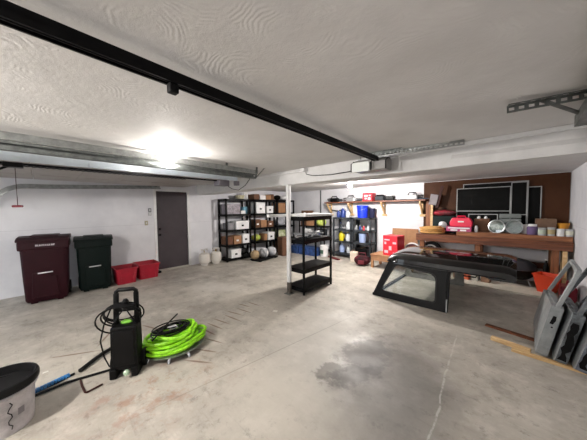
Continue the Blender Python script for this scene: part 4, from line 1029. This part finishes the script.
# ------------------------------------------------------------------ pressure washer
pw = thing('pressure_washer', 'black upright pressure washer with looped black hose', 'pressure washer', (-2.73, .52, 0), R(60))
pw.scale = (.88, .9, .965)
MB().prism(rpoly([(-.13, .07), (.13, .07), (.125, .5), (-.125, .5)], .03, 4), lambda x, z: Vector((x, -.09+.03*z, z)), lambda x, z: Vector((x, .1, z))).build('body', M_blackp, pw, bevel=.02)
MB().prism(rpoly([(-.105, .12), (.105, .12), (.1, .46), (-.1, .46)], .02, 4), lambda x, z: Vector((x, -.1+.03*z, z)), lambda x, z: Vector((x, -.05, z))).build('front_cover', mat('satin_black', (12, 12, 13), .35), pw, bevel=.01)
for sx in (-1, 1):
    MB().box(sx*.1-.035, sx*.1+.035, -.11, .11, 0, .1).build('foot', M_blackp, pw, bevel=.015)
    MB().cyl((sx*.13, .09, .09), (sx*.165, .09, .09), .09, 20).build('wheel', M_blackp, pw, smooth=True)
    MB().bar((sx*.1, .03, .45), (sx*.095, .05, .8), .05, .035).build('handle_upright', M_blackp, pw, bevel=.01)
MB().tube([(-.1, .05, .76), (-.095, .05, .81), (-.07, .05, .83), (.07, .05, .83), (.095, .05, .81), (.1, .05, .76)], .021, 10).build('grip', M_blackp, pw, smooth=True)
MB().lathe([(.026, 0), (.03, .02), (.02, .03), (.012, .04)], 16, M=Matrix.Translation((.03, -.105, .06)) @ Matrix.Rotation(R(90), 4, 'X')).build('water_inlet', mat('pale_green_knob', (180, 205, 176), .4), pw, smooth=True, label='pale water inlet knob')
MB().box(-.1, .1, -.01, .05, .62, .69).build('cross_piece', M_blackp, pw, bevel=.015)
MB().lathe([(.03, 0), (.035, .02), (.02, .05)], 14, M=Matrix.Translation((0, .02, .69))).build('knob', M_blackp, pw, smooth=True)
MB().ico((.0, .03, .5), .05, 2, (1.2, .6, .6)).build('green_pump_cover', mat('lime_plastic', (120, 190, 60), .4), pw, smooth=True, label='lime green cover')
hs = MB(); rnd = random.Random(4)
for k in range(5):
    rx_, rz_ = .15+.01*k, .1+.014*k; cx, cz = -.03+rnd.uniform(-.02, .02), .6-.012*k; yo = .02-.02*k*(-1)**k
    hs.tube([(cx+rx_*math.cos(R(a_)), .02+yo+.09*math.sin(R(a_+150)), cz+rz_*math.sin(R(a_))) for a_ in range(0, 360, 15)], .008, 6, closed=True)
hs.tube([(-.15, .05, .65), (-.21, .02, .5), (-.24, .0, .35), (-.22, .02, .18), (-.19, .05, .06), (-.1, .14, .015), (.1, .2, .01)], .008, 6)
hs.build('pressure_hose', M_hosek, pw, smooth=True, label='thin black hose looped over the handle')
MB().tube([(-.12, 0, .5), (-.05, -.03, .6), (.0, 0, .66), (.05, -.03, .6), (.1, 0, .5)], .007, 6).build('power_cord', M_hosek, pw, smooth=True)

# green hose heap on a reel disc
gh = thing('hose_heap', 'heap of lime green garden hose with black cord on top', 'hose', (-2.79, .98, 0))
rnd = random.Random(9); pts = []
nl = 14
for i in range(nl*26+1):
    t = i/26.0; a_ = 2*PI*t
    rr = .19+.1*math.sin(t*1.9+.4)+.02*math.sin(3*a_+t)
    rr *= (1-.25*(t/nl))
    z = .08+.012+ .12*(t/nl)+.012*math.sin(a_*1.5+t*3)
    pts.append((.78*rr*math.cos(a_)+.04*math.sin(t*2.3), 1.12*rr*math.sin(a_)+.05*math.cos(t*1.4), z))
MB().tube(pts, .0175, 8).build('green_hose', mat('lime_green_hose', (142, 214, 30), .4, var=.12, scale=20), gh, smooth=True)
pts = []
for i in range(9*20+1):
    t = i/20.0; a_ = 2*PI*t; rr = .12+.05*math.sin(t*2.2)
    pts.append((.75*rr*math.cos(a_)-.03, 1.2*rr*math.sin(a_)-.02, .225+.03*(t/9)+.012*math.sin(t*5)))
MB().tube(pts, .008, 6).build('black_cord', M_hosek, gh, smooth=True, label='tangled black cord')
MB().box(-.04, .03, -.06, .03, .245, .262).build('paper_tag', M_wbox, gh, bevel=.004, label='white tag')
MB().lathe([(.2, .05), (.27, .055), (.29, .065), (.29, .07), (.1, .072), (0, .072), (0, .05)], 32, sy=1.1).build('reel_disc', M_galv, gh, smooth=True, label='grey metal disc beneath the hose')
for a_ in (10, 100, 190, 280, 330): MB().cyl((.24*math.cos(R(a_)), .26*math.sin(R(a_)), .055), (.27*math.cos(R(a_)), .29*math.sin(R(a_)), 0), .018, 10).build('leg', M_chrome, gh, smooth=True)
tag(MB().tube([(-2.66, .72, .25), (-2.8, .9, .3), (-2.93, 1.07, .33)], .008, 8).build('spray_lance', M_hosek, smooth=True), 'thin black spray lance resting across the green hose heap', 'lance')

# bucket at the left edge
bk = thing('plastic_bucket', 'cloudy plastic bucket full of black hose at the left front corner', 'bucket', (-2.71, -.26, 0))
M_cloud = mat('cloudy_plastic', (188, 184, 186), .35, var=.14, scale=7)
MB().lathe([(.165, 0), (.18, .27), (.19, .275), (.19, .31), (.2, .315), (.2, .33), (.182, .33), (.175, .25), (.16, .012)], 36).build('bucket_wall', M_cloud, bk, smooth=True)
MB().lathe([(.2, .3), (.206, .31), (.207, .34), (.2, .356), (.186, .358), (.178, .33), (.172, .2)], 36).build('black_rim', M_hosek, bk, smooth=True)
MB().lathe([(.192, .27), (.2, .28), (.198, .29), (.19, .295)], 36).build('rim_ring', M_cloud, bk)
def onb(a_, z): r = .166+.014*z/.27+.002; return (r*math.cos(R(a_)), r*math.sin(R(a_)), z)
MB().tube([onb(19+4*math.sin(k*1.7), .24-.022*k) for k in range(10)], .0028, 5).build('black_squiggle', M_hosek, bk)
MB().prism([(32, .12), (44, .12), (44, .17), (32, .17)], lambda a_, z: Vector(onb(a_, z)), lambda a_, z: Vector(onb(a_, z))*.985).build('faded_label', mat('grey_label', (130, 126, 130), .6), bk)
hc = []
for i in range(7*24+1):
    t = i/24.0; a_ = 2*PI*t; rr = .13+.02*math.sin(t*2.1)
    hc.append((rr*math.cos(a_), rr*math.sin(a_), .2+.1*t/7+.006*math.sin(a_*2)))
tag(MB().tube(hc, .013, 8).build('black_hose_coil', M_hosek, smooth=True), 'coil of black hose inside the cloudy bucket', 'hose', loc=(-2.71, -.26, 0))

# poles on floor
tag(MB().tube([(-3.06, .2, .02), (-3.16, .32, .03), (-3.23, .4, .03), (-3.28, .52, .04)], .02, 8).build('black_wand', M_hosek, smooth=True), 'short black bent wand on floor beside the pressure washer', 'wand')
tt = thing('wrapped_pole', 'pole wrapped in bright blue tape on floor beside the bucket', 'pole', (0, 0, 0))
MB().tube([(-2.98, -.16, .013), (-3.02, .05, .013), (-3.06, .16, .013)], .011, 8).build('pole', M_hosek, tt, smooth=True)
bl = MB()
for k in range(12):
    a0 = Vector((-2.985, -.13, .022)).lerp(Vector((-3.05, .13, .022)), k/12); a1 = Vector((-2.985, -.13, .022)).lerp(Vector((-3.05, .13, .022)), (k+.75)/12)
    bl.cyl(a0, a1, .02, 10)
bl.build('blue_tape', mat('blue_tape', (40, 110, 170), .5), tt, label='bright blue tape')
tag(MB().tube([(-2.93, -.16, .014), (-2.95, .1, .014), (-2.86, .44, .014)], .011, 8).build('dark_rod', M_hosek, smooth=True), 'straight dark rod on floor leading to the pressure washer', 'rod')
tag(MB().tube([(-2.9, .19, .009), (-2.8, .19, .009), (-2.68, .2, .009), (-2.665, .21, .009), (-2.69, .32, .009)], .008, 8).build('bent_rod', mat('rusty_rod', (70, 44, 40), .6, .4)), 'rusty U-bent metal rod on floor before the pressure washer', 'rod')
tag(MB().box(-.035, .035, -.03, .03, 0, .001).build('floor_tape', mat('white_tape', (216, 214, 206), .6)), 'small white square of tape stuck on the floor', 'tape', loc=(-2.68, 2.41, .0005), rz=.4)
tag(MB().box(-.012, .012, -.02, .02, 0, .002).build('paper_scrap', mat('white_tape', (216, 214, 206), .6)), 'tiny white scrap on floor near the bucket', 'paper scrap', loc=(-3.32, -.03, .0005))

# ------------------------------------------------------------------ groups of repeats
GR = {'shelving_rack': 'black racks along the left wall', 'grey_shelf': 'grey plastic shelves at the far wall', 'plastic_jug': 'jugs on the grey shelves',
      'spray_can': 'small cans on the grey shelves', 'paint_can': 'paint cans on the workbench', 'window_screen': 'window screens leaning on the brown board',
      'car_door': 'car doors leaning on the right wall', 'trash_cart': 'trash carts by the left wall', 'cardboard_box': 'cardboard boxes on shelves and bench',
      'file_box': 'white lidded boxes on the racks', 'filled_sack': 'sacks on the low black platform', 'wood_offcut': 'blocks under the workbench',
      'tool_bundle': 'tools heaped on the mid-room shelf', 'wall_control': 'controls beside the side door', 'door_track': 'overhead door tracks',
      'garage_door_opener': 'garage door openers', 'chainsaw': 'power tools on the wall shelf', 'ceiling_lampholder': 'bare bulbs on the ceiling',
      'battery_charger': 'tool cases on the wall shelf', 'perforated_strap': 'perforated strips by the opener motor'}
for o in list(scn.objects):
    if o.parent is None and o.get('label') and not o.get('group'):
        g = GR.get(o.name.split('.')[0])
        if g: o['group'] = g
for o in list(scn.objects):
    if o.parent is None and o.name.split('.')[0] == 'white_bottle':
        o['group'] = 'white bottles on the nearest rack' if 'rack' in o['label'] else 'white bottles on the workbench'
